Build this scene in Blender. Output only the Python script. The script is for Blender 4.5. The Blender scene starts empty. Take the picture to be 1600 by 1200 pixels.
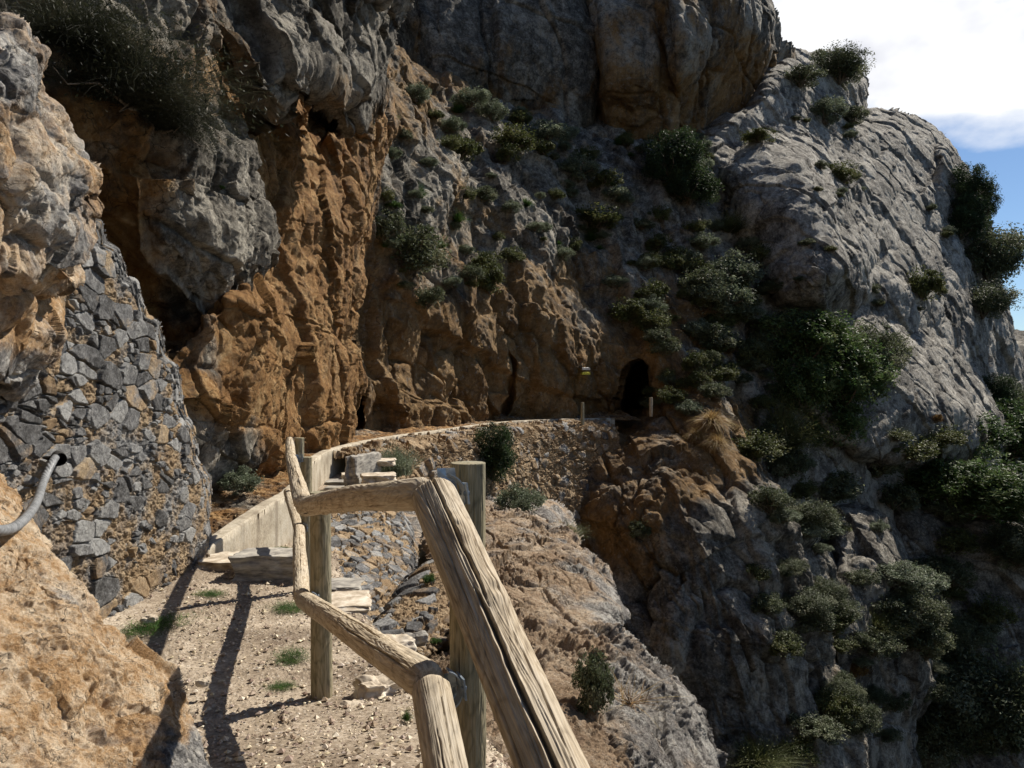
import bpy, math, random, time
T0=time.time()
import numpy as np
from concurrent.futures import ThreadPoolExecutor
from mathutils import Vector
f32=np.float32
# ------------------------------------------------------------------ camera, sky, sun, exposure
sc=bpy.context.scene
COL=sc.collection
F=1245.0; EYE=1.6            # focal length in photo pixels, eye height in metres
cam=bpy.data.cameras.new('camera'); camo=bpy.data.objects.new('camera',cam); COL.objects.link(camo)
camo.location=(0,0,EYE); camo.rotation_euler=(math.radians(90),0,0)
cam.sensor_width=36; cam.lens=F/1600*36; cam.clip_start=0.05; cam.clip_end=3000
sc.camera=camo
SUN_EL=math.radians(47); SUN_AZ=math.radians(46)   # azimuth clockwise from +Y
sv=Vector((math.sin(SUN_AZ)*math.cos(SUN_EL),math.cos(SUN_AZ)*math.cos(SUN_EL),math.sin(SUN_EL)))
sl=bpy.data.lights.new('sun','SUN'); sl.energy=5.0; sl.angle=math.radians(0.55); sl.color=(1,.93,.82)
so=bpy.data.objects.new('sun',sl); COL.objects.link(so); so.rotation_euler=sv.to_track_quat('Z','Y').to_euler()
sc.view_settings.view_transform='Standard'; sc.view_settings.look='None'
sc.view_settings.exposure=0.6; sc.view_settings.gamma=1.0
w=bpy.data.worlds.new('World'); sc.world=w; w.use_nodes=True
def build_sky():
    nt=w.node_tree; nt.nodes.clear(); N=nt.nodes.new; L=nt.links.new
    out=N('ShaderNodeOutputWorld'); bg=N('ShaderNodeBackground'); bg.inputs[1].default_value=0.06
    sky=N('ShaderNodeTexSky'); sky.sky_type='NISHITA'; sky.sun_disc=False
    sky.sun_elevation=SUN_EL; sky.sun_rotation=SUN_AZ; sky.altitude=900; sky.dust_density=.4; sky.ozone_density=2.5
    tc=N('ShaderNodeTexCoord'); sep=N('ShaderNodeSeparateXYZ'); L(tc.outputs['Generated'],sep.inputs[0])
    mp=N('ShaderNodeMapping'); mp.inputs['Scale'].default_value=(1,1,2.1); mp.inputs['Location'].default_value=(.35,.1,.27)
    L(tc.outputs['Generated'],mp.inputs[0])
    n1=N('ShaderNodeTexNoise'); n1.inputs['Scale'].default_value=3.1; n1.inputs['Detail'].default_value=9; n1.inputs['Roughness'].default_value=.52
    L(mp.outputs[0],n1.inputs['Vector'])
    # cloud amount as a function of elevation: a bank from about 13 degrees up, clear blue below
    mr=N('ShaderNodeMapRange'); mr.inputs[1].default_value=.20; mr.inputs[2].default_value=.29; mr.inputs[3].default_value=-.03; mr.inputs[4].default_value=.15
    L(sep.outputs[2],mr.inputs[0])
    m2=N('ShaderNodeMapRange'); m2.inputs[1].default_value=.40; m2.inputs[2].default_value=.52; m2.inputs[3].default_value=0; m2.inputs[4].default_value=-.33; L(sep.outputs[2],m2.inputs[0])
    # the bank stands in the north-east; elsewhere the sky is mostly clear
    dt=N('ShaderNodeVectorMath'); dt.operation='DOT_PRODUCT'; dt.inputs[1].default_value=(.62,.73,.28); L(tc.outputs['Generated'],dt.inputs[0])
    m3=N('ShaderNodeMapRange'); m3.inputs[1].default_value=.70; m3.inputs[2].default_value=.88; m3.inputs[3].default_value=-.30; m3.inputs[4].default_value=0; L(dt.outputs['Value'],m3.inputs[0])
    a3=N('ShaderNodeMath'); a3.operation='ADD'; L(m2.outputs[0],a3.inputs[0]); L(m3.outputs[0],a3.inputs[1])
    a2=N('ShaderNodeMath'); a2.operation='ADD'; L(mr.outputs[0],a2.inputs[0]); L(a3.outputs[0],a2.inputs[1])
    ad=N('ShaderNodeMath'); ad.operation='ADD'; L(n1.outputs[0],ad.inputs[0]); L(a2.outputs[0],ad.inputs[1])
    cr=N('ShaderNodeValToRGB'); cr.color_ramp.elements[0].position=.49; cr.color_ramp.elements[1].position=.62
    L(ad.outputs[0],cr.inputs[0])
    n2=N('ShaderNodeTexNoise'); n2.inputs['Scale'].default_value=4.2; n2.inputs['Detail'].default_value=5; n2.inputs['Roughness'].default_value=.5
    mp2=N('ShaderNodeMapping'); mp2.inputs['Location'].default_value=(3.1,1.4,.6); mp2.inputs['Scale'].default_value=(1,1,1.6)
    L(tc.outputs['Generated'],mp2.inputs[0]); L(mp2.outputs[0],n2.inputs['Vector'])
    c2=N('ShaderNodeValToRGB'); c2.color_ramp.elements[0].position=.51; c2.color_ramp.elements[1].position=.68
    c2.color_ramp.elements[0].color=(11.8,11.9,12.1,1); c2.color_ramp.elements[1].color=(6.0,6.2,7.6,1)
    L(n2.outputs[0],c2.inputs[0])
    mx=N('ShaderNodeMix'); mx.data_type='RGBA'; L(cr.outputs[0],mx.inputs[0]); tn=N('ShaderNodeMix'); tn.data_type='RGBA'; tn.blend_type='MULTIPLY'; tn.inputs[0].default_value=1; tn.inputs[7].default_value=(.86,.97,1.08,1); L(sky.outputs[0],tn.inputs[6]); L(tn.outputs[2],mx.inputs[6]); L(c2.outputs[0],mx.inputs[7])
    L(mx.outputs[2],bg.inputs[0]); L(bg.outputs[0],out.inputs[0])
build_sky()
sc.render.engine='CYCLES'
# ------------------------------------------------------------------ numpy noise
def h32(ix,iy,iz,s):
    with np.errstate(over='ignore'):
        h=(ix.astype(np.uint32)*np.uint32(0x8da6b343))^(iy.astype(np.uint32)*np.uint32(0xd8163841))^(iz.astype(np.uint32)*np.uint32(0xcb1ab31f))^np.uint32((s*0x9E3779B1)&0xffffffff)
        h^=h>>np.uint32(16); h*=np.uint32(0x7feb352d); h^=h>>np.uint32(15); h*=np.uint32(0x846ca68b); h^=h>>np.uint32(16)
    return h
def rnd(h,k):
    with np.errstate(over='ignore'):
        g=h*np.uint32(2654435761+k*40503); g^=g>>np.uint32(13); g*=np.uint32(0x5bd1e995); g^=g>>np.uint32(15)
    return (g&np.uint32(0xffffff)).astype(f32)*f32(1/16777216.)
def perlin(p,seed=0):
    q=p.astype(f32); i=np.floor(q).astype(np.int32); fr=q-i
    w_=fr*fr*fr*(fr*(fr*6-15)+10); out=np.zeros(len(q),f32)
    for dx in (0,1):
        wx=w_[:,0] if dx else 1-w_[:,0]
        for dy in (0,1):
            wy=wx*(w_[:,1] if dy else 1-w_[:,1])
            for dz in (0,1):
                wz=wy*(w_[:,2] if dz else 1-w_[:,2])
                h=h32(i[:,0]+dx,i[:,1]+dy,i[:,2]+dz,seed)
                g=((h&np.uint32(1023)).astype(f32)/512-1)*(fr[:,0]-dx)+(((h>>np.uint32(10))&np.uint32(1023)).astype(f32)/512-1)*(fr[:,1]-dy)+(((h>>np.uint32(20))&np.uint32(1023)).astype(f32)/512-1)*(fr[:,2]-dz)
                out+=wz*g
    return out
def fbm(p,octs=4,seed=0,gain=.5,ridge=False):
    a=1.0; o=np.zeros(len(p),f32); q=p.astype(f32)
    for k in range(octs):
        n=perlin(q,seed+k*17)
        o+=a*((.5-np.abs(n)*1.6) if ridge else n); a*=gain; q=q*f32(2.03)+f32(7.3)
    return o
def voro(p,seed=0,jit=.85):
    q=p.astype(f32); i=np.floor(q-.5).astype(np.int32)
    F1=np.full(len(q),9,f32); F2=F1.copy(); ID=np.zeros(len(q),np.uint32); DV=np.zeros((len(q),3),f32)
    for dx in (0,1):
        for dy in (0,1):
            for dz in (0,1):
                cx=i[:,0]+dx; cy=i[:,1]+dy; cz=i[:,2]+dz
                h=h32(cx,cy,cz,seed)
                ax=q[:,0]-(cx+.5+jit*(rnd(h,1)-.5)); ay=q[:,1]-(cy+.5+jit*(rnd(h,2)-.5)); az=q[:,2]-(cz+.5+jit*(rnd(h,3)-.5))
                d=np.sqrt(ax*ax+ay*ay+az*az); m=d<F1
                F2=np.where(m,F1,np.minimum(F2,d)); F1=np.where(m,d,F1); ID=np.where(m,h,ID)
                DV[m,0]=ax[m]; DV[m,1]=ay[m]; DV[m,2]=az[m]
    return F1,F2,ID,DV
def sstep(a,b,x):
    t=np.clip((x-a)/(b-a),0,1); return t*t*(3-2*t)
def rot_pts(p,rx,ry):
    c,s=math.cos(rx),math.sin(rx); y=p[:,1]*c-p[:,2]*s; z=p[:,1]*s+p[:,2]*c
    c,s=math.cos(ry),math.sin(ry); x=p[:,0]*c+z*s; z2=-p[:,0]*s+z*c
    return np.stack([x,y,z2],1).astype(f32)
def vfacet(q,seed,step,slope,b=1.0,jit=.72):
    """upper envelope of tilted, flat-sided mounds, one per cell: planar facets meeting in sharp creases"""
    i=np.floor(q-.5).astype(np.int32); n=len(q); T1=np.full(n,-9,f32); T2=T1.copy(); ID=np.zeros(n,np.uint32)
    for dx in (0,1):
        for dy in (0,1):
            for dz in (0,1):
                h=h32(i[:,0]+dx,i[:,1]+dy,i[:,2]+dz,seed)
                with np.errstate(over='ignore'): g=(h^(h>>np.uint32(7)))*np.uint32(0x9E3779B1)
                g^=g>>np.uint32(15); c8=f32(1/256.); m8=np.uint32(255)
                with np.errstate(over='ignore'): g2=g*np.uint32(0x85ebca6b); g2^=g2>>np.uint32(13)
                o=f32(.5-jit*.5); j=f32(jit)*c8
                ax=q[:,0]-(i[:,0]+dx+o+j*(g2&m8)); ay=q[:,1]-(i[:,1]+dy+o+j*(g2>>np.uint32(8)&m8)); az=q[:,2]-(i[:,2]+dz+o+j*(g2>>np.uint32(16)&m8))
                X,Y,Z=np.abs(ax),np.abs(ay),np.abs(az)
                hp=step*((g&m8)*c8-f32(.5))+slope*(((g>>np.uint32(8)&m8)*c8-f32(.5))*ax+((g>>np.uint32(16)&m8)*c8-f32(.5))*ay+((g>>np.uint32(24))*c8-f32(.5))*az)-b*(.55*np.maximum(np.maximum(X,Y),Z)+.25*(X+Y+Z))
                hp=hp.astype(f32); m=hp>T1; T2=np.where(m,T1,np.maximum(T2,hp)); T1=np.where(m,hp,T1); ID=np.where(m,h,ID)
    return T1,T1-T2,ID
def blocks(p,size,seed,an=(1,1,.6),tilt=(.2,.45),crack=.05,wr=.45,step=.22,slope=.5,b=.9):
    q=rot_pts(p,tilt[0],tilt[1])*np.array(an,f32)/f32(size)
    if wr: q=q+f32(wr)*np.stack([perlin(q*1.3+j*31,seed+j) for j in range(3)],1)
    h,e,ID=vfacet(q,seed,step,slope,b)
    ck=np.exp(-(e/.035)**2)*(.15+.85*sstep(-.1,.25,perlin(q*.6+9,seed+50)))
    return size*(.62*(h+.3)-crack*ck),rnd(ID,9),e
JOINT=()
def rock(p,L,seed,an=(1,1,.6),tilt=(.2,.45),amp=1.0,octs=3,fine=.02,crack=.06,ridge=.12,S=None):
    """fractured rock relief: tilted facets at several sizes, cracks, ridges and grain"""
    d=np.zeros(len(p),f32); cell=np.zeros(len(p),f32); s=L
    rough=.35+1.1*sstep(-.25,.3,fbm(p/(L*1.1)+3,3,seed+77))
    A=(.55,.50,.50,.55,.55); pw=p+(.12*L*np.stack([perlin(p/(L*.9)+k*9,seed+60+k) for k in range(3)],1)).astype(f32)
    for k in range(octs):
        b,c,e=blocks(pw,s,seed+k*101,an if k<2 else (1,1,.8),(tilt[0]+k*.25,tilt[1]-k*.2),crack*(2.2,1.8,1.2,.8,.5)[k],0,.45,1.15,.85)
        wgt=1.0 if k==0 else rough
        bl=1.0 if S is None else sstep(1.,3.,s*.6/S)      # leave out relief finer than the local mesh can carry
        d+=amp*A[k]*b*wgt*bl; cell+=c*(.5 if k==0 else .25); s/=2.7
    # joint sets: long parallel fractures, each slab standing a little proud of or behind the next
    for jn,(nx,ny,nz,sp_,st_,dp_) in enumerate(JOINT):
        nl=math.sqrt(nx*nx+ny*ny+nz*nz); sp=sp_*L; q=(p[:,0]*nx+p[:,1]*ny+p[:,2]*nz)/(nl*sp)+.45*perlin(p/(1.6*sp),seed+200+jn)+.06*perlin(p/(.3*sp),seed+210+jn)
        kk=np.floor(q); f=np.minimum(q-kk,kk+1-q)*sp; ki=kk.astype(np.int32); z0=np.zeros_like(ki)
        on=sstep(-.25,.1,perlin(p/(1.3*sp)+ki[:,None]*3.7,seed+220+jn))
        d+=st_*L*amp*(rnd(h32(ki,z0,z0,seed+230+jn),3)-.5)*sstep(0,.05*sp,f); d-=dp_*L*np.exp(-(f/(.016*L+.012*sp))**2)*on
    d+=ridge*.4*L*fbm(p/(L*.8),4,seed+5,.5,True)*amp
    bl=1.0 if S is None else sstep(1.,4.,s/S)
    d+=fine*fbm(p/(s*1.2),3,seed+9,.6)*rough*bl
    return d,cell,None
# ------------------------------------------------------------------ geometry helpers
def P(u,v,d):
    return np.stack([(u-800)/F*d,d+0*u,EYE+(600-v)/F*d],-1)
def axis(lo,hi,step,a,b,k=5):
    r=[]; x=lo
    while x<hi:
        r.append(x); x+= step if a-12<=x<=b+12 else step*k
    r.append(hi); return np.array(r,np.float64)
def sdpoly(u,v,poly):
    n=len(poly); dm=np.full(u.shape,1e9); ins=np.zeros(u.shape,bool)
    for i in range(n):
        x1,y1=poly[i]; x2,y2=poly[(i+1)%n]; dx,dy=x2-x1,y2-y1
        t=np.clip(((u-x1)*dx+(v-y1)*dy)/(dx*dx+dy*dy+1e-9),0,1)
        dm=np.minimum(dm,(u-x1-t*dx)**2+(v-y1-t*dy)**2)
        c=((y1>v)!=(y2>v))&(u<(x2-x1)*(v-y1)/((y2-y1) if y2!=y1 else 1e-9)+x1); ins^=c
    d=np.sqrt(dm); return np.where(ins,d,-d)
def tps(anch,lin=False):
    a=np.array(anch,float); X=a[:,:2]/400; y=np.log(a[:,2]); n=len(a)
    def k(r2): return np.sqrt(r2+1e-4) if lin else .5*r2*np.log(r2+1e-6)
    K=k(((X[:,None]-X[None])**2).sum(-1))+np.eye(n)*1e-3
    Q=np.hstack([np.ones((n,1)),X]); A=np.block([[K,Q],[Q.T,np.zeros((3,3))]])
    s=np.linalg.solve(A,np.concatenate([y,[0,0,0]]))
    def f(u,v):
        o=s[n]+s[n+1]*u/400+s[n+2]*v/400
        for i in range(n): o=o+s[i]*k((u/400-X[i,0])**2+(v/400-X[i,1])**2)
        return np.exp(o)
    return f
def idw(anch,u,v):
    W=0; S=0
    for (a,b,c) in anch:
        k=1/(((u-a)**2+(v-b)**2)/10000+.05)**1.5; W=W+k; S=S+k*c
    return S/W
def grid_normals(G):
    du=np.gradient(G,axis=1); dv=np.gradient(G,axis=0); n=np.cross(dv,du); n/= (np.linalg.norm(n,axis=-1,keepdims=True)+1e-12)
    return n
def pmap(f,p,S):
    ch=[slice(i,min(i+40000,len(p))) for i in range(0,len(p),40000)]
    with ThreadPoolExecutor(4) as ex: r=list(ex.map(lambda c: f(p[c],S[c]),ch))
    return tuple(None if r[0][k] is None else np.concatenate([x[k] for x in r]) for k in range(3))
def refine(V,T,A,thr,passes=7,cap=3000000):
    """conforming edge splitting until no edge is longer than thr(points)"""
    done=[]; V=[V]; A=[A]; nv=len(V[0])
    for _ in range(passes):
        Va=np.concatenate(V) if len(V)>1 else V[0]; Aa=np.concatenate(A) if len(A)>1 else A[0]; V=[Va]; A=[Aa]
        n=len(T); fl=np.zeros((3,n),bool)
        for k in range(3):
            a,b=T[:,k],T[:,(k+1)%3]; lo=np.minimum(a,b); hi=np.maximum(a,b); P0,P1=Va[lo],Va[hi]
            fl[k]=((P0-P1)**2).sum(1)>thr(.5*(P0+P1))**2
        act=fl.any(0); done.append(T[~act]); T=T[act]; fl=fl[:,act]; n=len(T)
        if n==0: break
        E=np.concatenate([T[:,[0,1]],T[:,[1,2]],T[:,[2,0]]]); f_=fl.reshape(-1); E=E[f_]; E.sort(axis=1)
        uk,inv=np.unique(E[:,0].astype(np.int64)*nv+E[:,1],return_inverse=True); ea=uk//nv; eb=uk%nv
        if nv+len(uk)>cap: done.append(T); T=T[:0]; break
        nid=np.full(3*n,-1,np.int64); nid[f_]=nv+inv
        V.append(.5*(Va[ea]+Va[eb])); A.append(.5*(Aa[ea]+Aa[eb])); nv+=len(uk)
        M0,M1,M2=nid[:n],nid[n:2*n],nid[2*n:]
        code=(M0>=0)*1+(M1>=0)*2+(M2>=0)*4; out=[]
        for c in range(1,8):
            s_=code==c
            if not s_.any(): continue
            a,b,d=T[s_].T; x,y,z=M0[s_],M1[s_],M2[s_]; k=lambda *t: out.append(np.stack(t,1))
            if c==1: k(a,x,d); k(x,b,d)
            elif c==2: k(b,y,a); k(y,d,a)
            elif c==4: k(d,z,b); k(z,a,b)
            elif c==3: k(x,b,y); k(a,x,y); k(a,y,d)
            elif c==6: k(y,d,z); k(b,y,z); k(b,z,a)
            elif c==5: k(z,a,x); k(d,z,x); k(d,x,b)
            else: k(a,x,z); k(x,b,y); k(z,y,d); k(x,y,z)
        T=np.vstack(out)
    done.append(T); return np.concatenate(V),np.vstack(done),np.concatenate(A)
def mesh_from_grid(name,G,keep,mat,attrs=None,label=None,smooth=True,parent=None,flip=False):
    H,W_,_=G.shape; idx=np.arange(H*W_).reshape(H,W_)
    a,b,c,d=idx[:-1,:-1],idx[:-1,1:],idx[1:,1:],idx[1:,:-1]
    fk=(keep[:-1,:-1]&keep[:-1,1:]&keep[1:,1:]&keep[1:,:-1]).ravel()
    quads=np.stack([a.ravel(),d.ravel(),c.ravel(),b.ravel()] if not flip else [a.ravel(),b.ravel(),c.ravel(),d.ravel()],1)[fk]
    used=np.unique(quads); re=np.full(H*W_,-1,np.int64); re[used]=np.arange(len(used)); quads=re[quads]
    V=G.reshape(-1,3)[used]
    return np_mesh(name,V,quads,mat,{k:x.ravel()[used] if x.ndim==2 else x.reshape(-1,x.shape[-1])[used] for k,x in (attrs or {}).items()},smooth,parent)
def np_mesh(name,V,Q,mat,attrs=None,smooth=True,parent=None):
    me=bpy.data.meshes.new(name); nv=len(V); nf=len(Q); k=Q.shape[1]
    me.vertices.add(nv); me.vertices.foreach_set('co',np.ascontiguousarray(V,dtype=f32).ravel())
    me.loops.add(nf*k); me.loops.foreach_set('vertex_index',np.ascontiguousarray(Q,dtype=np.int32).ravel())
    me.polygons.add(nf); me.polygons.foreach_set('loop_start',np.arange(0,nf*k,k,dtype=np.int32))
    me.polygons.foreach_set('use_smooth',np.full(nf,smooth,dtype=bool))
    for n_,x in (attrs or {}).items():
        if x.ndim==1: at=me.attributes.new(n_,'FLOAT','POINT'); at.data.foreach_set('value',x.astype(f32))
        else: at=me.attributes.new(n_,'FLOAT_VECTOR','POINT'); at.data.foreach_set('vector',x.astype(f32).ravel())
    me.update(calc_edges=True)
    me.materials.append(mat); o=bpy.data.objects.new(name,me); COL.objects.link(o)
    if parent: o.parent=parent
    return o
def tag(o,label=None,cat=None,group=None,kind=None):
    if label: o['label']=label
    if cat: o['category']=cat
    if group: o['group']=group
    if kind: o['kind']=kind
    return o
def empty(name,loc,rz=0,s=1.0):
    o=bpy.data.objects.new(name,None); COL.objects.link(o); o.location=loc; o.rotation_euler=(0,0,rz)
    o.scale=(s,s,s) if not hasattr(s,'__len__') else s; o.empty_display_size=.1; return o
def copy_tree(o,parent=None):
    c=o.copy(); COL.objects.link(c); c.parent=parent
    for ch in o.children: copy_tree(ch,c)
    return c
# depth buffer of what has been built, for standing plants on the rock
DB=np.full((460,560),1e9)    # 5-pixel cells, u -600..2200 , v -500..1800
def db_add(G,keep):
    p=G[keep]; u=800+F*p[:,0]/p[:,1]; v=600-F*(p[:,2]-EYE)/p[:,1]
    iu=((u+600)/5).astype(int); iv=((v+500)/5).astype(int); ok=(iu>=0)&(iu<560)&(iv>=0)&(iv<460)&(p[:,1]>.3)
    np.minimum.at(DB,(iv[ok],iu[ok]),p[ok,1])
def surf(u,v):
    iu=int((u+600)/5); iv=int((v+500)/5); d=DB[max(iv-1,0):iv+2,max(iu-1,0):iu+2]
    d=d[d<1e8]; d=float(np.median(d)) if len(d) else 40.
    return Vector(((u-800)/F*d,d,EYE+(600-v)/F*d)),d
# ------------------------------------------------------------------ materials
class NT:
    def __init__(s,name):
        s.m=bpy.data.materials.new(name); s.m.use_nodes=True; s.t=s.m.node_tree; s.b=s.t.nodes['Principled BSDF']
        s.b.inputs['Roughness'].default_value=.9; s.b.inputs['Specular IOR Level'].default_value=.25
    def n(s,ty,**k):
        x=s.t.nodes.new(ty)
        for a,b in k.items():
            if a.startswith('i_'):
                key=a[2:]; key=int(key) if key.isdigit() else key
                x.inputs[key].default_value=b
            else: setattr(x,a,b)
        return x
    def l(s,a,b): s.t.links.new(a,b)
    def coord(s,scale=(1,1,1)):
        tc=s.n('ShaderNodeTexCoord'); mp=s.n('ShaderNodeMapping'); mp.inputs['Scale'].default_value=scale
        s.l(tc.outputs['Object'],mp.inputs[0]); return mp.outputs[0]
    def noise(s,vec,scale,detail=6,rough=.6,dist=0):
        x=s.n('ShaderNodeTexNoise'); x.inputs['Scale'].default_value=scale; x.inputs['Detail'].default_value=detail
        x.inputs['Roughness'].default_value=rough; x.inputs['Distortion'].default_value=dist
        if vec is not None: s.l(vec,x.inputs['Vector'])
        return x.outputs[0]
    def ramp(s,fac,stops):
        x=s.n('ShaderNodeValToRGB'); e=x.color_ramp.elements
        while len(e)<len(stops): e.new(.5)
        for q,(p,c) in zip(e,stops): q.position=p; q.color=(c,c,c,1) if not hasattr(c,'__len__') else (*c,1)
        s.l(fac,x.inputs[0]); return x.outputs[0]
    def mix(s,fac,a,b,mode='MIX'):
        x=s.n('ShaderNodeMix',data_type='RGBA',blend_type=mode)
        for k,y in ((0,fac),(6,a),(7,b)):
            if hasattr(y,'is_linked') or hasattr(y,'node'): s.l(y,x.inputs[k])
            elif k==0: x.inputs[0].default_value=y
            else: x.inputs[k].default_value=(*y,1)
        return x.outputs[2]
    def math(s,op,a,b=0.,c=False):
        x=s.n('ShaderNodeMath',operation=op,use_clamp=c)
        for k,y in ((0,a),(1,b)):
            if hasattr(y,'node'): s.l(y,x.inputs[k])
            else: x.inputs[k].default_value=y
        return x.outputs[0]
    def attr(s,name):
        return s.n('ShaderNodeAttribute',attribute_name=name)
    def bump(s,h,strength,dist,prev=None):
        x=s.n('ShaderNodeBump'); x.inputs['Strength'].default_value=strength; x.inputs['Distance'].default_value=dist
        s.l(h,x.inputs['Height'])
        if prev is not None: s.l(prev,x.inputs['Normal'])
        return x.outputs[0]
def mat_rock(name,k=1.0,grey=((.042,.036,.029),(.172,.152,.122),(.50,.455,.375)),warm=((.06,.028,.010),(.25,.145,.055),(.45,.30,.15)),lichen=.5,stain=.6,bd=.02,fs=1.0):
    """limestone: attribute rk = (warmth, block shade, spare)"""
    m=NT(name); c=m.coord(); at=m.attr('rk'); sp=m.n('ShaderNodeSeparateXYZ'); m.l(at.outputs['Vector'],sp.inputs[0])
    nL=m.noise(c,.55*k,5,.6,.6); nM=m.noise(c,2.4*k,12,.72); nF=m.noise(c,13*k,12,.8)
    v=m.math('ADD',m.math('MULTIPLY',nM,.55),m.math('MULTIPLY',nF,.45))
    v=m.math('ADD',v,m.math('MULTIPLY',m.math('SUBTRACT',sp.outputs[1],.5),.20))
    g=m.ramp(v,[(.40,grey[0]),(.5,grey[1]),(.61,grey[2])]); wv=m.ramp(v,[(.33,warm[0]),(.5,warm[1]),(.68,warm[2])])
    wf=m.math('ADD',sp.outputs[0],m.math('MULTIPLY',m.math('SUBTRACT',nL,.5),1.7))
    wf=m.math('ADD',wf,m.math('MULTIPLY',m.math('SUBTRACT',nM,.5),1.0))
    wf=m.ramp(wf,[(.33,0.),(.66,1.)])
    col=m.mix(wf,g,wv)
    cs=m.coord((1.6,1.6,.22)); st=m.noise(cs,1.3*k,6,.65,.3); sf=m.math('MULTIPLY',m.ramp(st,[(.52,0.),(.68,1.)]),stain)
    col=m.mix(sf,col,(.05,.046,.042))
    li=m.noise(c,6*k,10,.82); lf=m.math('MULTIPLY',m.ramp(li,[(.56,0.),(.61,1.)]),lichen)
    col=m.mix(lf,col,(.42,.41,.37))
    pv=m.noise(c,28*k,5,.6); pf=m.ramp(pv,[(.30,1.),(.40,0.)]); col=m.mix(m.math('MULTIPLY',pf,.55),col,(.03,.026,.022))
    vo=m.n('ShaderNodeTexVoronoi',feature='DISTANCE_TO_EDGE'); vo.inputs['Scale'].default_value=3.3*k
    wp=m.n('ShaderNodeVectorMath',operation='ADD'); nw=m.n('ShaderNodeTexNoise'); nw.inputs['Scale'].default_value=2.2*k; nw.inputs['Detail'].default_value=5; m.l(c,nw.inputs['Vector'])
    ws=m.n('ShaderNodeVectorMath',operation='SCALE'); ws.inputs['Scale'].default_value=.55/k; m.l(nw.outputs['Color'],ws.inputs[0]); m.l(c,wp.inputs[0]); m.l(ws.outputs[0],wp.inputs[1]); m.l(wp.outputs[0],vo.inputs['Vector'])
    ck=m.math('MULTIPLY',m.ramp(vo.outputs['Distance'],[(.0,1.),(.022,0.)]),m.ramp(nM,[(.46,0.),(.56,1.)]))
    col=m.mix(m.math('MULTIPLY',ck,.8),col,(.02,.016,.013))
    m.l(col,m.b.inputs['Base Color'])
    h=m.math('ADD',m.math('ADD',nF,m.math('MULTIPLY',li,.7)),m.math('MULTIPLY',ck,-.6))
    b1=m.bump(h,1.,bd*2.6); b2=m.bump(m.noise(c,60*k*fs,6,.7),.9,bd*.7,b1); m.l(b2,m.b.inputs['Normal'])
    return m.m
M={}
M['cliff']=mat_rock('limestone_cliff',.8,bd=.05)
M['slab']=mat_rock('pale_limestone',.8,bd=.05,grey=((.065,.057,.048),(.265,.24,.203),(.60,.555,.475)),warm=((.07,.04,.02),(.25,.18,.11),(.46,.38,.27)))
M['orange']=mat_rock('orange_cliff',1.0,bd=.03,lichen=.12,stain=.35,warm=((.07,.030,.010),(.32,.165,.055),(.55,.36,.17)))
M['near']=mat_rock('near_rock',3.2,bd=.009,lichen=.25,stain=.15,grey=((.09,.085,.08),(.25,.24,.23),(.55,.52,.47)),warm=((.16,.08,.03),(.47,.285,.135),(.76,.62,.45)))
M['masonry']=mat_rock('masonry_stone',4.0,bd=.006,lichen=.2,stain=.05,grey=((.055,.053,.052),(.165,.163,.162),(.36,.355,.34)),warm=((.10,.06,.03),(.30,.205,.115),(.48,.37,.24)))
M['slope']=mat_rock('dirt_slope',3.0,bd=.012,lichen=.35,stain=.1,grey=((.06,.05,.045),(.22,.2,.18),(.5,.47,.42)),warm=((.12,.07,.04),(.34,.235,.145),(.58,.46,.33)))
def mat_ground():
    m=NT('gravel_path'); c=m.coord(); n1=m.noise(c,1.6,6,.6); n2=m.noise(c,30,10,.7); n3=m.noise(c,110,6,.7)
    v=m.math('ADD',m.math('MULTIPLY',n1,.55),m.math('MULTIPLY',n2,.45))
    col=m.ramp(v,[(.36,(.11,.078,.052)),(.5,(.27,.215,.155)),(.62,(.46,.385,.295))])
    vo=m.n('ShaderNodeTexVoronoi'); vo.inputs['Scale'].default_value=42; m.l(c,vo.inputs['Vector'])
    pc=m.ramp(vo.outputs['Color'],[(.2,(.15,.11,.08)),(.5,(.34,.275,.205)),(.85,(.54,.48,.40))]); pf=m.ramp(vo.outputs['Distance'],[(.30,1.),(.42,0.)])
    col=m.mix(m.math('MULTIPLY',pf,.6),col,pc); m.l(col,m.b.inputs['Base Color'])
    b=m.bump(pf,.6,.006); b=m.bump(n2,.8,.012,b); b=m.bump(n3,.7,.004,b); m.l(b,m.b.inputs['Normal']); return m.m
M['ground']=mat_ground()
def mat_simple(name,stops,scale=8,coord=(1,1,1),bd=.003,rough=.85,metal=0,detail=8,isl=0,transl=0,bs=.6):
    m=NT(name); c=m.coord(coord); n=m.noise(c,scale,detail,.65,.3)
    col=m.ramp(n,stops)
    if isl:
        g=m.n('ShaderNodeNewGeometry'); hs=m.n('ShaderNodeHueSaturation'); m.l(col,hs.inputs['Color'])
        m.l(m.math('ADD',m.math('MULTIPLY',g.outputs['Random Per Island'],isl),1-isl/2),hs.inputs['Value'])
        m.l(m.math('ADD',m.math('MULTIPLY',g.outputs['Random Per Island'],.05),.475),hs.inputs['Hue']); col=hs.outputs[0]
    m.l(col,m.b.inputs['Base Color']); m.b.inputs['Roughness'].default_value=rough; m.b.inputs['Metallic'].default_value=metal
    if bd: m.l(m.bump(n,bs,bd),m.b.inputs['Normal'])
    if transl:
        tr=m.n('ShaderNodeBsdfTranslucent'); m.l(col,tr.inputs[0]); ms=m.n('ShaderNodeMixShader'); ms.inputs[0].default_value=transl
        m.l(m.b.outputs[0],ms.inputs[1]); m.l(tr.outputs[0],ms.inputs[2]); m.l(ms.outputs[0],m.t.nodes['Material Output'].inputs[0])
    return m.m
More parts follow.
